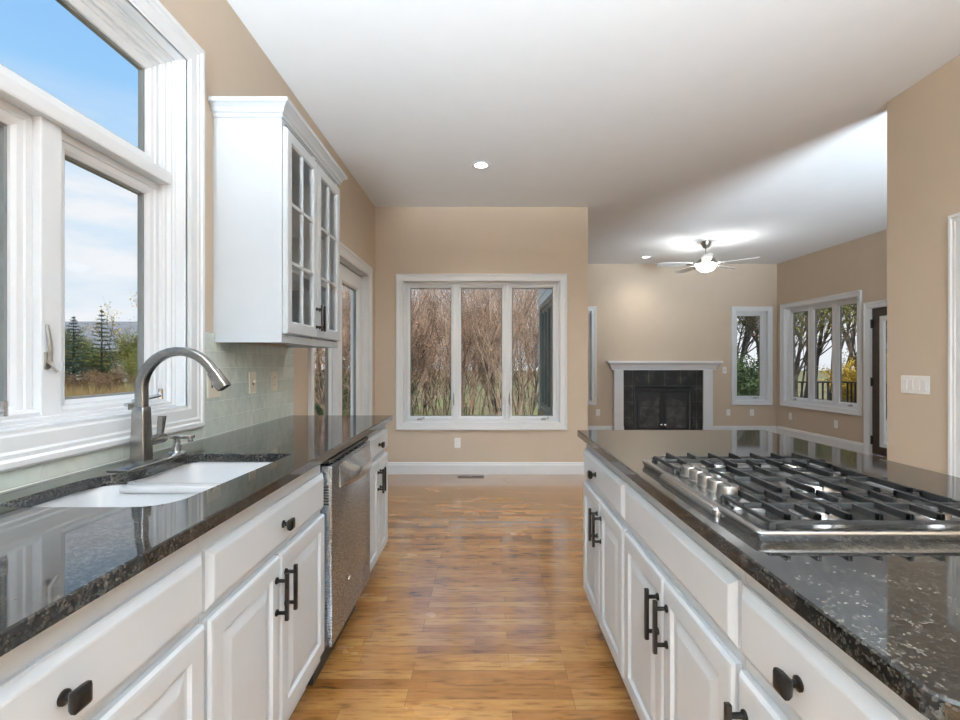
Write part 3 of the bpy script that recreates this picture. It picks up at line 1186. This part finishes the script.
plate('switch', 'wide white four-rocker switch plate on the near tan wall', M_RIGHT, 3.075, 1.11, .205, .115, 'rocker', cat='switch', gang=4)

# ---- wall cabinet
uc = thing('wall_cabinet', 'white wall cabinet with two six-pane glass doors and crown top', 'cabinet', (-1.1, 2.66, 1.345))
cx0, cx1, cy0, cy1, cz0, cz1 = XL + .001, -.962, 2.25, 3.085, 1.342, 2.40
mb = MB()
mb.box(cx0, cx1, cy0, cy0 + .018, cz0, cz1)
mb.box(cx0, cx1, cy1 - .018, cy1, cz0, cz1)
mb.box(cx0, cx1, cy0 + .018, cy1 - .018, cz0 + .02, cz0 + .038)
mb.box(cx0, cx1, cy0 + .018, cy1 - .018, cz1 - .02, cz1)
mb.box(cx0, cx0 + .008, cy0 + .018, cy1 - .018, cz0 + .038, cz1 - .02)
mb.M = mat_axes((cx1 + .019, 0, 0), (0, 1, 0), (-1, 0, 0))
mb.frame(cy0, cy1, cz0, cz1, [(0, 0), (0, .019), (.035, .019), (.035, 0)])
mb.box((cy0 + cy1) / 2 - .02, (cy0 + cy1) / 2 + .02, 0, .019, cz0 + .035, cz1 - .035)
mb.build('carcass', M_CAB, uc)
for z in (1.70, 2.03):
    MB().box(cx0 + .01, cx1 - .01, cy0 + .02, cy1 - .02, z, z + .016).build('shelf', M_CABIN, uc)
# crown: swept profile round three sides
prof = [(0, 2.375), (.006, 2.375), (.006, 2.39), (.014, 2.396), (.020, 2.412), (.034, 2.424), (.044, 2.430), (.044, 2.447), (0, 2.447)]
mb = MB()
fx1 = cx1 + .019
rings = []
for o, z in prof:
    rings.append([(cx0, cy0 - o, z), (fx1 + o, cy0 - o, z), (fx1 + o, cy1 + o + .03, z), (cx0, cy1 + o + .03, z)])
mb.loft(rings, True, True)
mb.build('crown_molding', M_CAB, uc)
M_UC = mat_axes((fx1 + .022, 0, 0), (0, 1, 0), (-1, 0, 0))
ym = (cy0 + cy1) / 2
for (a, b, hu) in ((cy0 + .012, ym - .002, ym - .022), (ym + .002, cy1 - .012, ym + .022)):
    z0, z1 = cz0 + .042, cz1 - .062
    mb = MB(M_UC)
    mb.frame(a, b, z0, z1, [(0, .021), (0, .006), (.006, 0), (.052, 0), (.060, .007), (.060, .021)])
    w = (b - a - .12)
    mb.rbox((a + b) / 2 - .008, (a + b) / 2 + .008, .003, .019, z0 + .058, z1 - .058, .003)
    hgt = (z1 - z0 - .12) / 3
    for k in (1, 2):
        zz = z0 + .06 + k * hgt
        mb.rbox(a + .058, b - .058, .003, .019, zz - .008, zz + .008, .003)
    d = mb.build('door', M_CAB, uc)
    MB(M_UC).box(a + .057, b - .057, .012, .015, z0 + .057, z1 - .057).build('pane', M_CABGLASS, d)
    bar_handle(d, M_UC, hu, z0 + .035, z0 + .175)

# ------------------------------------------------------------------ cooktop
ck = thing('cooktop', 'five-burner stainless gas cooktop with black grates on the island', 'cooktop', (.77, 1.25, ZC))
X0, X1, Y0, Y1 = .503, 1.045, .908, 1.598
mb = MB()
rings = []
for ins, z in ((.005, ZC + .0005), (.0005, ZC + .012), (0, ZC + .0165), (.0015, ZC + .019), (.005, ZC + .0202), (.020, ZC + .0202), (.030, ZC + .0145)):
    rings.append([(x, y, z) for x, y in rrect(X0 + ins, X1 - ins, Y0 + ins, Y1 - ins, .012, 5)])
mb.loft(rings)
# raised control strip along the aisle edge
mb.loft([[(x, y, z) for x, y in rrect(X0 - .010 + i, X0 + .115 - i, 1.065 + i, 1.405 - i, .010, 4)] for i, z in ((0, ZC + .001), (0, ZC + .012), (.004, ZC + .0175), (.008, ZC + .019))])
mb.build('tray', M_COOK, ck, True)
for yk in (1.148, 1.201, 1.254, 1.307, 1.360):
    c = (.565, yk, ZC + .0186)
    MB().lathe([(.027, 0), (.027, .004), (.0250, .006), (.0240, .025), (.0225, .029), (.012, .030)], c, 28).rbox(c[0] - .003, c[0] + .003, c[1] - .021, c[1] + .021, ZC + .046, ZC + .0512, .0015).build('knob', M_KNOB, ck, True)
burners = [(.70, 1.03, .034), (.93, 1.03, .028), (.84, 1.26, .046), (.70, 1.488, .028), (.93, 1.488, .034)]
for bx, by, br_ in burners:
    o = MB().lathe([(br_ * 1.75, .0), (br_ * 1.7, .004), (br_ * 1.25, .005), (br_ * 1.2, .013), (br_ * 1.1, .0155)], (bx, by, ZC + .0143), 28).build('burner', M_COOK, ck, True)
    MB().lathe([(br_ * 1.02, .0), (br_ * 1.05, .003), (br_ * 1.0, .008), (br_ * .8, .010)], (bx, by, ZC + .0295), 28).build('burner_cap', M_IRON, o, True)


def grate(y0, y1, x0, x1, fingers, cut=None):
    """cast frame with low perimeter bars, raised fingers running front to back and cross bars"""
    mb = MB()
    zl, zm, zt = ZC + .026, ZC + .0335, ZC + .045
    s = .0045
    for x in (x0 + s, x1 - s):
        mb.rbox(x - s, x + s, y0, y1, zl, zm, .002)
    for y in (y0 + s, y1 - s):
        mb.rbox(x0, x1, y - s, y + s, zl, zm, .002)
    for x in (x0 + s, x1 - s):
        for y in (y0 + s, y1 - s):
            mb.rbox(x - .007, x + .007, y - .007, y + .007, ZC + .0145, zl + .004, .002)
    ymid = (y0 + y1) / 2
    mb.rbox(x0, x1, ymid - s, ymid + s, zm - .004, zt - .004, .002)
    for i, x in enumerate(fingers):
        L = (y1 - y0) * (.5 if i % 2 == 0 else .40)
        for (ya_, yb_, sgn) in ((y0 + .004, y0 + L, 1), (y1 - L, y1 - .004, -1)):
            yo = ya_ if sgn > 0 else yb_
            mb.rbox(x - .0042, x + .0042, ya_, yb_, zm - .003, zt, .002)
            mb.rbox(x - .0042, x + .0042, min(yo, yo + sgn * .012), max(yo, yo + sgn * .012), zl + .004, zt, .002)
    return mb.build('grate', M_IRON, ck, True)


def spread(a, b, n):
    return [a + (b - a) * (i + .5) / n for i in range(n)]


grate(.928, 1.118, .535, 1.025, spread(.545, 1.015, 8))
grate(1.126, 1.388, .632, 1.025, spread(.64, 1.017, 5))
grate(1.396, 1.578, .535, 1.025, spread(.545, 1.015, 7))

# ------------------------------------------------------------------ fireplace
fp = thing('fireplace', 'white mantel fireplace with charcoal slate surround and black arched doors', 'fireplace', (3.13, YF - .1, 0))
mb = MB()
yw = YF - .0015
rings = []
for e_, dpt, z in ((0, .09, 1.122), (0, .09, 1.147), (.012, .105, 1.157), (.03, .125, 1.212), (.062, .16, 1.243), (.080, .175, 1.248), (.080, .175, 1.279), (.076, .172, 1.283)):
    rings.append([(2.185 - e_, yw, z), (2.185 - e_, yw - dpt, z), (4.015 + e_, yw - dpt, z), (4.015 + e_, yw, z)])
mb.loft(rings)
mb.build('mantel_shelf', M_TRIM, fp)
for (a, b) in ((2.232, 2.397), (3.803, 3.967)):
    MB().rbox(a, b, yw - .075, yw, 0, 1.1215, .004).box(a - .006, b + .006, yw - .082, yw, 0, .13).build('pilaster', M_TRIM, fp)
mb = MB(mat_axes((0, yw, 0), (1, 0, 0), (0, 1, 0)))
mb.box(2.3975, 2.595, -.04, 0, 0, 1.121)
mb.box(3.597, 3.8025, -.04, 0, 0, 1.121)
mb.box(2.595, 3.597, -.04, 0, .845, 1.121)
mb.build('tile_surround', M_SLATE, fp)
M_FP = mat_axes((0, yw - .045, 0), (1, 0, 0), (0, 1, 0))
fb = MB(M_FP).frame(2.590, 3.602, -.02, .85, [(0, .04), (0, -.012), (.02, -.016), (.045, -.008), (.05, .04)]).box(2.635, 3.555, .036, .043, 0, .83).rbox(2.625, 3.565, -.02, .02, .745, .80, .004).build('firebox', M_BLACKM, fp)
for (a, b, s) in ((2.640, 3.094, 1), (3.098, 3.552, -1)):
    mb = MB(M_FP)
    N = 10
    # arched frame: stiles, bottom rail, arched head
    mb.rbox(a, a + .05, -.010, .012, .05, .735, .003)
    mb.rbox(b - .05, b, -.010, .012, .05, .735, .003)
    mb.rbox(a, b, -.010, .012, .05, .11, .003)
    rows = []
    for i in range(N + 1):
        u = a + (b - a) * i / N
        g = (u - 2.640) / (3.552 - 2.640)
        arch = .52 + .12 * math.sin(PI * g)
        rows.append([(u, -.008, arch), (u, -.008, .733), (u, .010, .733), (u, .010, arch)])
    mb.loft(rows)
    mb.rbox(a + .04, b - .04, -.006, .008, .48, .50, .002)
    um = (a + b) / 2
    d = mb.build('door', M_BLACKM, fp)
    MB(M_FP).box(a + .03, b - .03, .004, .010, .09, .70).build('pane', M_SLATE_DOOR, d)
    MB(M_FP).lathe([(.010, 0), (.010, -.012), (.022, -.018), (.022, -.030), (.012, -.036)], ((b - .03) if s > 0 else (a + .03), -.010, .16), 16, 'y').build('knob', M_CHROME, d, True)

# ------------------------------------------------------------------ ceiling fan
fpos = (3.16, 7.07)
fn = thing('ceiling_fan', 'five-blade nickel ceiling fan with a lit frosted glass bowl', 'ceiling fan', (*fpos, 2.56))
MB().lathe([(.028, -.10), (.05, -.075), (.068, -.035), (.072, -.001)], (*fpos, H), 28).build('canopy', M_NICKEL, fn, True)
MB().lathe([(.012, -.22), (.012, -.09)], (*fpos, H), 14).build('downrod', M_NICKEL, fn, True)
MB().lathe([(.07, -.355), (.10, -.345), (.125, -.31), (.125, -.275), (.10, -.245), (.05, -.225), (.018, -.205)], (*fpos, H), 32).build('motor', M_NICKEL, fn, True)
for k in range(5):
    a = R(-41 + 72 * k)
    Mb = Matrix.Translation((*fpos, 2.675)) @ Matrix.Rotation(a, 4, 'Z') @ Matrix.Rotation(R(11), 4, 'X')
    mb = MB(Mb)
    pr = [(.20, .045), (.24, .062), (.40, .068), (.60, .070), (.66, .062), (.685, .040), (.69, 0)]
    top = [(x, w, .004) for x, w in pr] + [(x, -w, .004) for x, w in pr[-2::-1]]
    bot = [(x, y, -.004) for x, y, _ in top]
    mb.loft([bot, top])
    bl = mb.build('blade', M_BLADE, fn)
    mb = MB(Mb)
    mb.loft([[(.085, -.018, -.004), (.085, .018, -.004), (.085, .018, .006), (.085, -.018, .006)], [(.16, -.014, -.009), (.16, .014, -.009), (.16, .014, -.0045), (.16, -.014, -.0045)], [(.27, -.045, -.009), (.27, .045, -.009), (.27, .045, -.0045), (.27, -.045, -.0045)]])
    mb.build('blade_arm', M_NICKEL, bl)
MB().lathe([(.02, -.43), (.035, -.42), (.05, -.40), (.05, -.36), (.06, -.35)], (*fpos, H), 24).build('light_fitter', M_NICKEL, fn, True)
mb = MB()
mb.lathe([(.145, -.345), (.138, -.355), (.120, -.395), (.085, -.425), (.03, -.440), (.004, -.442)], (*fpos, H), 36, cap=False)
bw = mb.build('glass_bowl', M_BOWL, fn, True)
MB().lathe([(.004, -.475), (.010, -.468), (.012, -.455), (.006, -.441)], (*fpos, H), 14).build('finial', M_NICKEL, fn, True)
for k in range(3):
    a = R(20 + 120 * k)
    add_light('fan_bulb', 'POINT', (fpos[0] + .112 * math.cos(a), fpos[1] + .112 * math.sin(a), 2.640), 16, (.93, .95, .95), shadow_soft_size=.022)


# ------------------------------------------------------------------ recessed lights
def can(label, x, y, power, group='recessed lights in the ceiling'):
    r = thing('recessed_light', label, 'ceiling light', (x, y, H - .004), group)
    MB().lathe([(.058, -.0005), (.058, -.004), (.082, -.006), (.088, -.0015), (.088, -.0003)], (x, y, H), 32, cap=False).build('trim_ring', M_TRIM, r, True)
    MB().lathe([(.058, -.0025), (.002, -.0027)], (x, y, H), 28, cap=False).build('lens', M_BULB, r)
    add_light('recessed_lamp', 'SPOT', (x, y, H - .012), power, (1, .95, .87), (0, 0, 0), spot_size=R(140), spot_blend=1.0, shadow_soft_size=.05)


can('lit recessed ceiling light above the breakfast corner floor', -.053, 4.338, 85)
can('lit recessed ceiling light near the fireplace wall', 2.629, 8.103, 48)
for (x, y) in ((.1, -.6), (1.2, 2.6), (1.7, .9), (3.7, 3.2)):  # added fill spots out of view, no fixtures behind them
    add_light('fill_spot', 'SPOT', (x, y, H - .02), 12, (1, .97, .93), (0, 0, 0), spot_size=R(125), spot_blend=.8, shadow_soft_size=.06)

# ---- floor register
fv = thing('floor_vent', 'small slotted metal floor vent at the baseboard under the window', 'vent', (-.176, 5.36, 0))
MB().rbox(-.32, -.033, 5.315, 5.405, .0005, .005, .002).build('cover', M_DOORBR, fv)
for i in range(16):
    if i in (7, 8):
        continue
    u = -.305 + i * .0164
    MB().box(u, u + .009, 5.33, 5.39, .0048, .0056).build('slot', M_SLOT, fv)

# ------------------------------------------------------------------ outside
GZ = -.55
gr = MB().box(-90, 90, -30, 120, GZ - .3, GZ).build('ground', M_GROUND)
gr['kind'] = 'structure'

# house wing outside the breakfast corner: clapboards and a dark window bank
MXE = mat_axes((XRET - T - .03, 0, 0), (0, 1, 0), (-1, 0, 0))
mb = MB(MXE)
holes = [(RETW[0] - .0, RETW[1] + .0, RETW[2], RETW[3])]
z = GZ + .98
while z < 3.2:
    z2 = z + .14
    if z2 < RETW[2] - .02 or z > RETW[3] + .06:
        spans = [(YN + T, YF + T)]
    else:
        spans = [(YN + T, RETW[0] - .06), (RETW[1] + .06, YF + T)]
    for a, b in spans:
        mb.loft([[(a, .001, z), (a, .022, z), (a, .010, z2), (a, .001, z2)], [(b, .001, z), (b, .022, z), (b, .010, z2), (b, .001, z2)]])
    z = z2
o = mb.build('trim_1', M_SIDING)
o['kind'] = 'structure'
o = MB(MXE).box(YN + T, YF + T, .001, .03, GZ, GZ + .98).build('trim_2', M_BRICKTAN)
o['kind'] = 'structure'
w6 = struct_empty('window_6', MXE @ Vector((7.58, 0, .5)))
MB(MXE).frame(RETW[0] - .06, RETW[1] + .06, RETW[2] - .06, RETW[3] + .06, [(0, .001), (0, .035), (.06, .035), (.075, .02), (.075, -.1), (.06, -.1), (.06, .001)]).build('casing', M_DARKFRAME, w6)
nw = 4
ww = (RETW[1] - RETW[0] - .03) / nw
for i in range(nw):
    a = RETW[0] + .015 + i * ww
    f = MB(MXE).frame(a, a + ww, RETW[2] + .015, RETW[3] - .015, [(0, -.05), (0, .012), (.05, .012), (.06, 0), (.06, -.05)]).build('sash', M_DARKFRAME, w6)
    MB(MXE).box(a + .058, a + ww - .058, -.03, -.022, RETW[2] + .07, RETW[3] - .07).build('pane', M_DARKGLASS, f)

# deck and railing outside the family room
dk = MB().box(5.75, 9.2, 3.5, 12.6, -.22, -.05).build('deck', M_DECK)
tag(dk, 'grey wooden deck outside the family room window', 'deck')


def railing(label, p, q):
    p, q = Vector(p), Vector(q)
    L = (q - p).length
    d = (q - p).normalized()
    M = mat_axes(p, d, (-d.y, d.x, 0))
    r = thing('deck_railing', label, 'railing', p, 'deck railings')
    MB(M).rbox(0, L, -.05, .05, .79, .83, .004).build('top_rail', M_DECKRAIL, r)
    MB(M).box(0, L, -.02, .02, .08, .12).build('bottom_rail', M_DECKRAIL, r)
    k = 0
    n = int(L / .13)
    for i in range(1, n):
        if i % 14 == 0:
            continue
        u = L * i / n
        MB(M).box(u - .016, u + .016, -.016, .016, .10, .80).build('baluster', M_DECKRAIL, r)
    for i in range(0, n + 1, 14):
        u = min(L, max(0, L * i / n))
        MB(M).rbox(u - .045, u + .045, -.045, .045, 0, .9, .004).build('post', M_DECKRAIL, r)


railing('dark deck railing running parallel to the window wall', (9.1, 6.2, -.05), (9.1, 12.5, -.05))
railing('dark deck railing across the far end of the deck', (5.9, 12.5, -.05), (9.1, 12.5, -.05))


# ---- plants
def grow(mb, p, d, length, r, depth, rng, leaves, spread_=.5, up=.25, kids=3, seg=3):
    pts, rs = [p], [r]
    q = Vector(p)
    dd = Vector(d)
    for i in range(seg):
        dd = (dd + Vector((rng.gauss(0, .13), rng.gauss(0, .13), rng.gauss(0, .08) + up * .15))).normalized()
        q = q + dd * (length / seg)
        pts.append(q.copy())
        rs.append(r * (1 - .55 * (i + 1) / seg))
    mb.tube(pts, rs, 4 if depth > 1 else 3, False)
    if depth == 0:
        for k in range(1, seg + 1):
            leaves.append((pts[k], dd))
        return
    for k in range(kids):
        t = .3 + .7 * (k + rng.random()) / kids
        i = min(seg - 1, int(t * seg))
        f = t * seg - i
        s = pts[i].lerp(pts[i + 1], min(1, f)) if i + 1 < len(pts) else pts[-1]
        a = rng.random() * 2 * PI
        nd = (dd + Vector((math.cos(a) * spread_, math.sin(a) * spread_, rng.random() * up))).normalized()
        grow(mb, s, nd, length * rng.uniform(.5, .75), max(r * .5, .0022), depth - 1, rng, leaves, spread_, up, kids, seg)


def leaf_quads(mb, spots, rng, size, per, jitter):
    for p, d in spots:
        for _ in range(per):
            if per < 1:
                continue
            c = p + Vector((rng.gauss(0, jitter), rng.gauss(0, jitter), rng.gauss(0, jitter)))
            a = Vector((rng.gauss(0, 1), rng.gauss(0, 1), rng.gauss(0, 1))).normalized()
            b = a.cross(Vector((rng.gauss(0, 1), rng.gauss(0, 1), rng.gauss(0, 1)))).normalized()
            s = size * rng.uniform(.6, 1.3)
            mb.face([mb.v(c - a * s), mb.v(c + b * s * .5), mb.v(c + a * s), mb.v(c - b * s * .5)])


def plant(name, label, cat, seed, stems, height, r, depth, kids, spread_, up, bark, leafmat, lsize, per, jit, base_r, frac=1.0, group=None):
    rng = random.Random(seed)
    root = thing(name, label, cat, (0, 0, 0), group)
    mb = MB()
    lv = []
    for i in range(stems):
        a = rng.random() * 2 * PI
        rad = base_r * math.sqrt(rng.random())
        p = Vector((rad * math.cos(a), rad * math.sin(a), 0))
        lean = Vector((math.cos(a) * rng.uniform(.0, .28), math.sin(a) * rng.uniform(.0, .28), 1)).normalized()
        grow(mb, p, lean, height * rng.uniform(.55, .8), r * rng.uniform(.6, 1.9), depth, rng, lv, spread_, up, kids, 4)
    mb.build('branches', bark, root)
    if leafmat:
        lb = MB()
        lv2 = [x for x in lv if rng.random() < frac]
        leaf_quads(lb, lv2, rng, lsize, per, jit)
        lb.build('foliage', leafmat, root)
    return root


def place(proto, first, x, y, s, rz, label, z=GZ, group=None):
    o = proto if first else copy_tree(proto)
    o.location = (x, y, z)
    o.scale = (s, s, s)
    o.rotation_euler = (0, 0, rz)
    o['label'] = label
    if group:
        o['group'] = group
    return o


rng = random.Random(3)
THICK = 'bare brown multi-stemmed shrub in the thicket outside the windows'
protos = [plant('thicket_shrub', THICK, 'shrub', 11 + i, 15, 3.5, .014, 3, 5, .5, .42, (M_TWIG, M_TWIG2, M_BARK)[i], M_RUST, .016, 2, .05, .65, .4, 'thicket shrubs outside') for i in range(3)]
spots = []
for row, (yy, nn, x0, x1) in enumerate(((9.6, 5, -2.5, .35), (12.4, 5, -3.4, 2.2))):
    for i in range(nn):
        spots.append((x0 + (x1 - x0) * i / (nn - 1) + rng.uniform(-.2, .2), yy + rng.uniform(-.4, .4), rng.uniform(.60, .92) + .012 * yy))
used = set()
for i, (x, y, s) in enumerate(spots):
    k = i % 3
    place(protos[k], k not in used, x, y, s, rng.random() * 6.28, THICK)
    used.add(k)
# family room side: taller half-bare trees, green shrub, yellow shrubs
FAMT = 'half-bare autumn tree with a dark trunk outside the family room windows'
ft = [plant('autumn_tree', FAMT, 'tree', 31 + i, 3, 5.6, .042, 4, 4, .6, .3, M_BARK, (M_OLIVE, M_RUST)[i], .030, 5, .14, .5, .8, 'autumn trees beyond the family room') for i in range(2)]
used = set()
for i, (x, y, s) in enumerate(((6.1, 12.6, .9), (7.6, 14.5, 1.0), (9.6, 15.2, 1.05), (10.8, 13.2, .95), (12.2, 15.6, 1.1), (12.6, 12.4, 1), (14.5, 14.2, 1.1), (4.3, 14.5, 1.0), (6.9, 11.6, .8), (9.0, 13.4, .9), (8.2, 17.0, 1.1), (11.0, 17.5, 1.2), (13.5, 18.5, 1.2))):
    k = i % 2
    place(ft[k], k not in used, x, y, s, rng.random() * 6.28, FAMT)
    used.add(k)
GS = 'dense green shrub outside the narrow window right of the fireplace'
g1 = plant('green_shrub', GS, 'shrub', 51, 8, 2.2, .02, 3, 4, .6, .3, M_BARK, M_GREEN, .05, 5, .1, .5)
place(g1, True, 5.75, 11.6, .72, 0, GS)
YS = 'yellow-leaved shrub behind the dark deck railing'
y1 = plant('yellow_shrub', YS, 'shrub', 61, 8, 2.2, .02, 3, 4, .65, .3, M_BARK, M_YELLOW, .055, 6, .1, .5, 1, 'yellow shrubs behind the deck railing')
for i, (x, y, s) in enumerate(((10.3, 13.2, .6), (10.6, 11.0, .66), (11.3, 12.4, .72), (11.9, 14.4, .7), (10.9, 9.0, .66))):
    place(y1, i == 0, x, y, s, i * 1.3, YS)


def conifer(name, label, seed, height, base, mat, whorls, per, group=None):
    rng = random.Random(seed)
    root = thing(name, label, 'tree', (0, 0, 0), group)
    mb = MB()
    mb.tube([(0, 0, 0), (0, 0, height * .5), (0, 0, height)], [.09, .05, .006], 6)
    fb_ = MB()
    for i in range(whorls):
        t = i / (whorls - 1)
        z = height * (.06 + .93 * t)
        L = base * (1 - t) ** .85 + .06
        for k in range(per):
            a = 2 * PI * (k + rng.random() * .6) / per + i
            d = Vector((math.cos(a), math.sin(a), rng.uniform(-.05, .25)))
            Lk = L * rng.uniform(.75, 1.1)
            p0_, p1_ = Vector((0, 0, z)), Vector((0, 0, z)) + d * Lk
            mb.tube([p0_, p1_], [.014, .004], 3, False)
            m = max(4, int(Lk / .05))
            for j in range(m):
                c = p0_.lerp(p1_, .15 + .85 * (j + rng.random()) / m)
                for _ in range(4):
                    q = Vector((rng.gauss(0, 1), rng.gauss(0, 1), rng.gauss(0, .6) - .1)).normalized()
                    b = q.cross(Vector((0, 0, 1)))
                    s = .11 * rng.uniform(.6, 1.2)
                    fb_.face([fb_.v(c), fb_.v(c + q * s * .6 + b * .014), fb_.v(c + q * s), fb_.v(c + q * s * .6 - b * .014)])
    mb.build('branches', M_BARK, root)
    fb_.build('needles', mat, root)
    return root


c1 = conifer('blue_spruce', 'blue-green spruce in the meadow outside the kitchen window', 71, 4.2, 1.5, M_SPRUCE, 26, 9)
c1.location = (-21.6, 25.6, GZ)
c2 = conifer('pine_tree', 'dark green pine in the middle of the kitchen window view', 72, 4.6, 1.5, M_PINE, 20, 8)
c2.location = (-20.6, 26.2, GZ)
for (x, y, q) in ((-3.7, 11.6, .95), (-4.6, 13.4, 1.1), (-3.2, 13.6, .9)):
    cp = copy_tree(c2)
    cp.location = (x, y, GZ)
    cp.scale = (q,) * 3
    tag(cp, 'dark evergreen standing outside the glazed door beyond the wall cabinet', 'tree', 'evergreens outside the glazed door')
c3 = copy_tree(c2)
c3.location = (-25.2, 25.2, GZ)
c3.scale = (1.2,) * 3
c3['label'] = 'dark green pine seen through the left edge of the kitchen window'
ym_ = plant('yellow_maple', 'slender yellow-leaved tree beyond the kitchen window', 'tree', 81, 2, 4.4, .035, 3, 3, .3, .7, M_BARK, M_YELLOW, .06, 4, .12, .3, .45)
ym_.location = (-19.2, 26.4, GZ)
OS = 'olive-leaved bush in the meadow outside the kitchen window'
ob = plant('meadow_bush', OS, 'shrub', 91, 9, 2.6, .025, 3, 4, .6, .3, M_BARK, M_OLIVE, .05, 4, .14, .7, 1, 'meadow bushes outside the kitchen window')
for i, (x, y, s) in enumerate(((-19.5, 27.6, .62), (-22.8, 28.6, .8), (-18.4, 26.6, .6), (-24.2, 28.0, .85), (-21.0, 29.5, .8), (-17.2, 26.5, .7), (-27.0, 27, .8), (-26, 32, 1.0), (-22.5, 32.5, .95))):
    place(ob, i == 0, x, y, s * .84, i * 1.1, OS)
RB = 'rust-coloured bush in the meadow outside the kitchen window'
rb = plant('meadow_bush', RB, 'shrub', 92, 9, 2.2, .025, 3, 4, .6, .3, M_BARK, M_DRYLEAF, .05, 3, .14, .7, 1, 'rust bushes outside the kitchen window')
for i, (x, y, s) in enumerate(((-18.4, 23.6, .42), (-20.4, 24.2, .45), (-16.6, 23.5, .45), (-19.6, 25.3, .5))):
    place(rb, i == 0, x, y, s, i * 1.7, RB)


def blades(name, label, mat, region, n, h0, h1, w, seed):
    rng = random.Random(seed)
    mb = MB()
    for _ in range(n):
        x, y = region(rng)
        h = rng.uniform(h0, h1)
        a = rng.random() * 2 * PI
        c, s = math.cos(a) * w, math.sin(a) * w
        lx, ly = rng.gauss(0, h * .22), rng.gauss(0, h * .22)
        mb.face([mb.v((x - c, y - s, GZ)), mb.v((x + c, y + s, GZ)), mb.v((x + lx, y + ly, GZ + h))])
    o = mb.build(name, mat)
    tag(o, label, 'grass', kind='stuff')
    return o


def reg_meadow(r):
    t = r.uniform(-1.15, -.55)
    y = r.uniform(9, 24)
    return t * y * r.uniform(.9, 1.1), y


def reg_lawn(r):
    return r.uniform(-3.2, .35), r.uniform(7.2, 10.5)


blades('meadow_grass', 'tall dry meadow grass outside the kitchen window', M_DRY, reg_meadow, 26000, .35, 1.0, .012, 5)
blades('lawn_grass', 'green grass at the foot of the bare thicket', M_LAWN, reg_lawn, 5000, .3, .95, .010, 6)

# far house behind the meadow trees
hs = thing('far_house', 'distant house with a grey shingle roof behind the meadow trees', 'house', (-42, 50, GZ))
MB().box(-52, -33, 47, 57, GZ, GZ + 3.0).build('wall', M_HOUSE, hs)
mb = MB()
mb.loft([[(-53, 46.2, GZ + 2.9), (-53, 57.8, GZ + 2.9), (-53, 52, GZ + 6.2)], [(-32, 46.2, GZ + 2.9), (-32, 57.8, GZ + 2.9), (-32, 52, GZ + 6.2)]])
mb.build('roof', M_ROOF, hs)

# soft colour of distant woods along the horizon
for i, (x, y, s) in enumerate(((-38, 44, 2.2), (-30, 42, 2.0), (-34, 36, 1.6))):
    place(ob, False, x, y, s * .62, i * 2.1, OS)
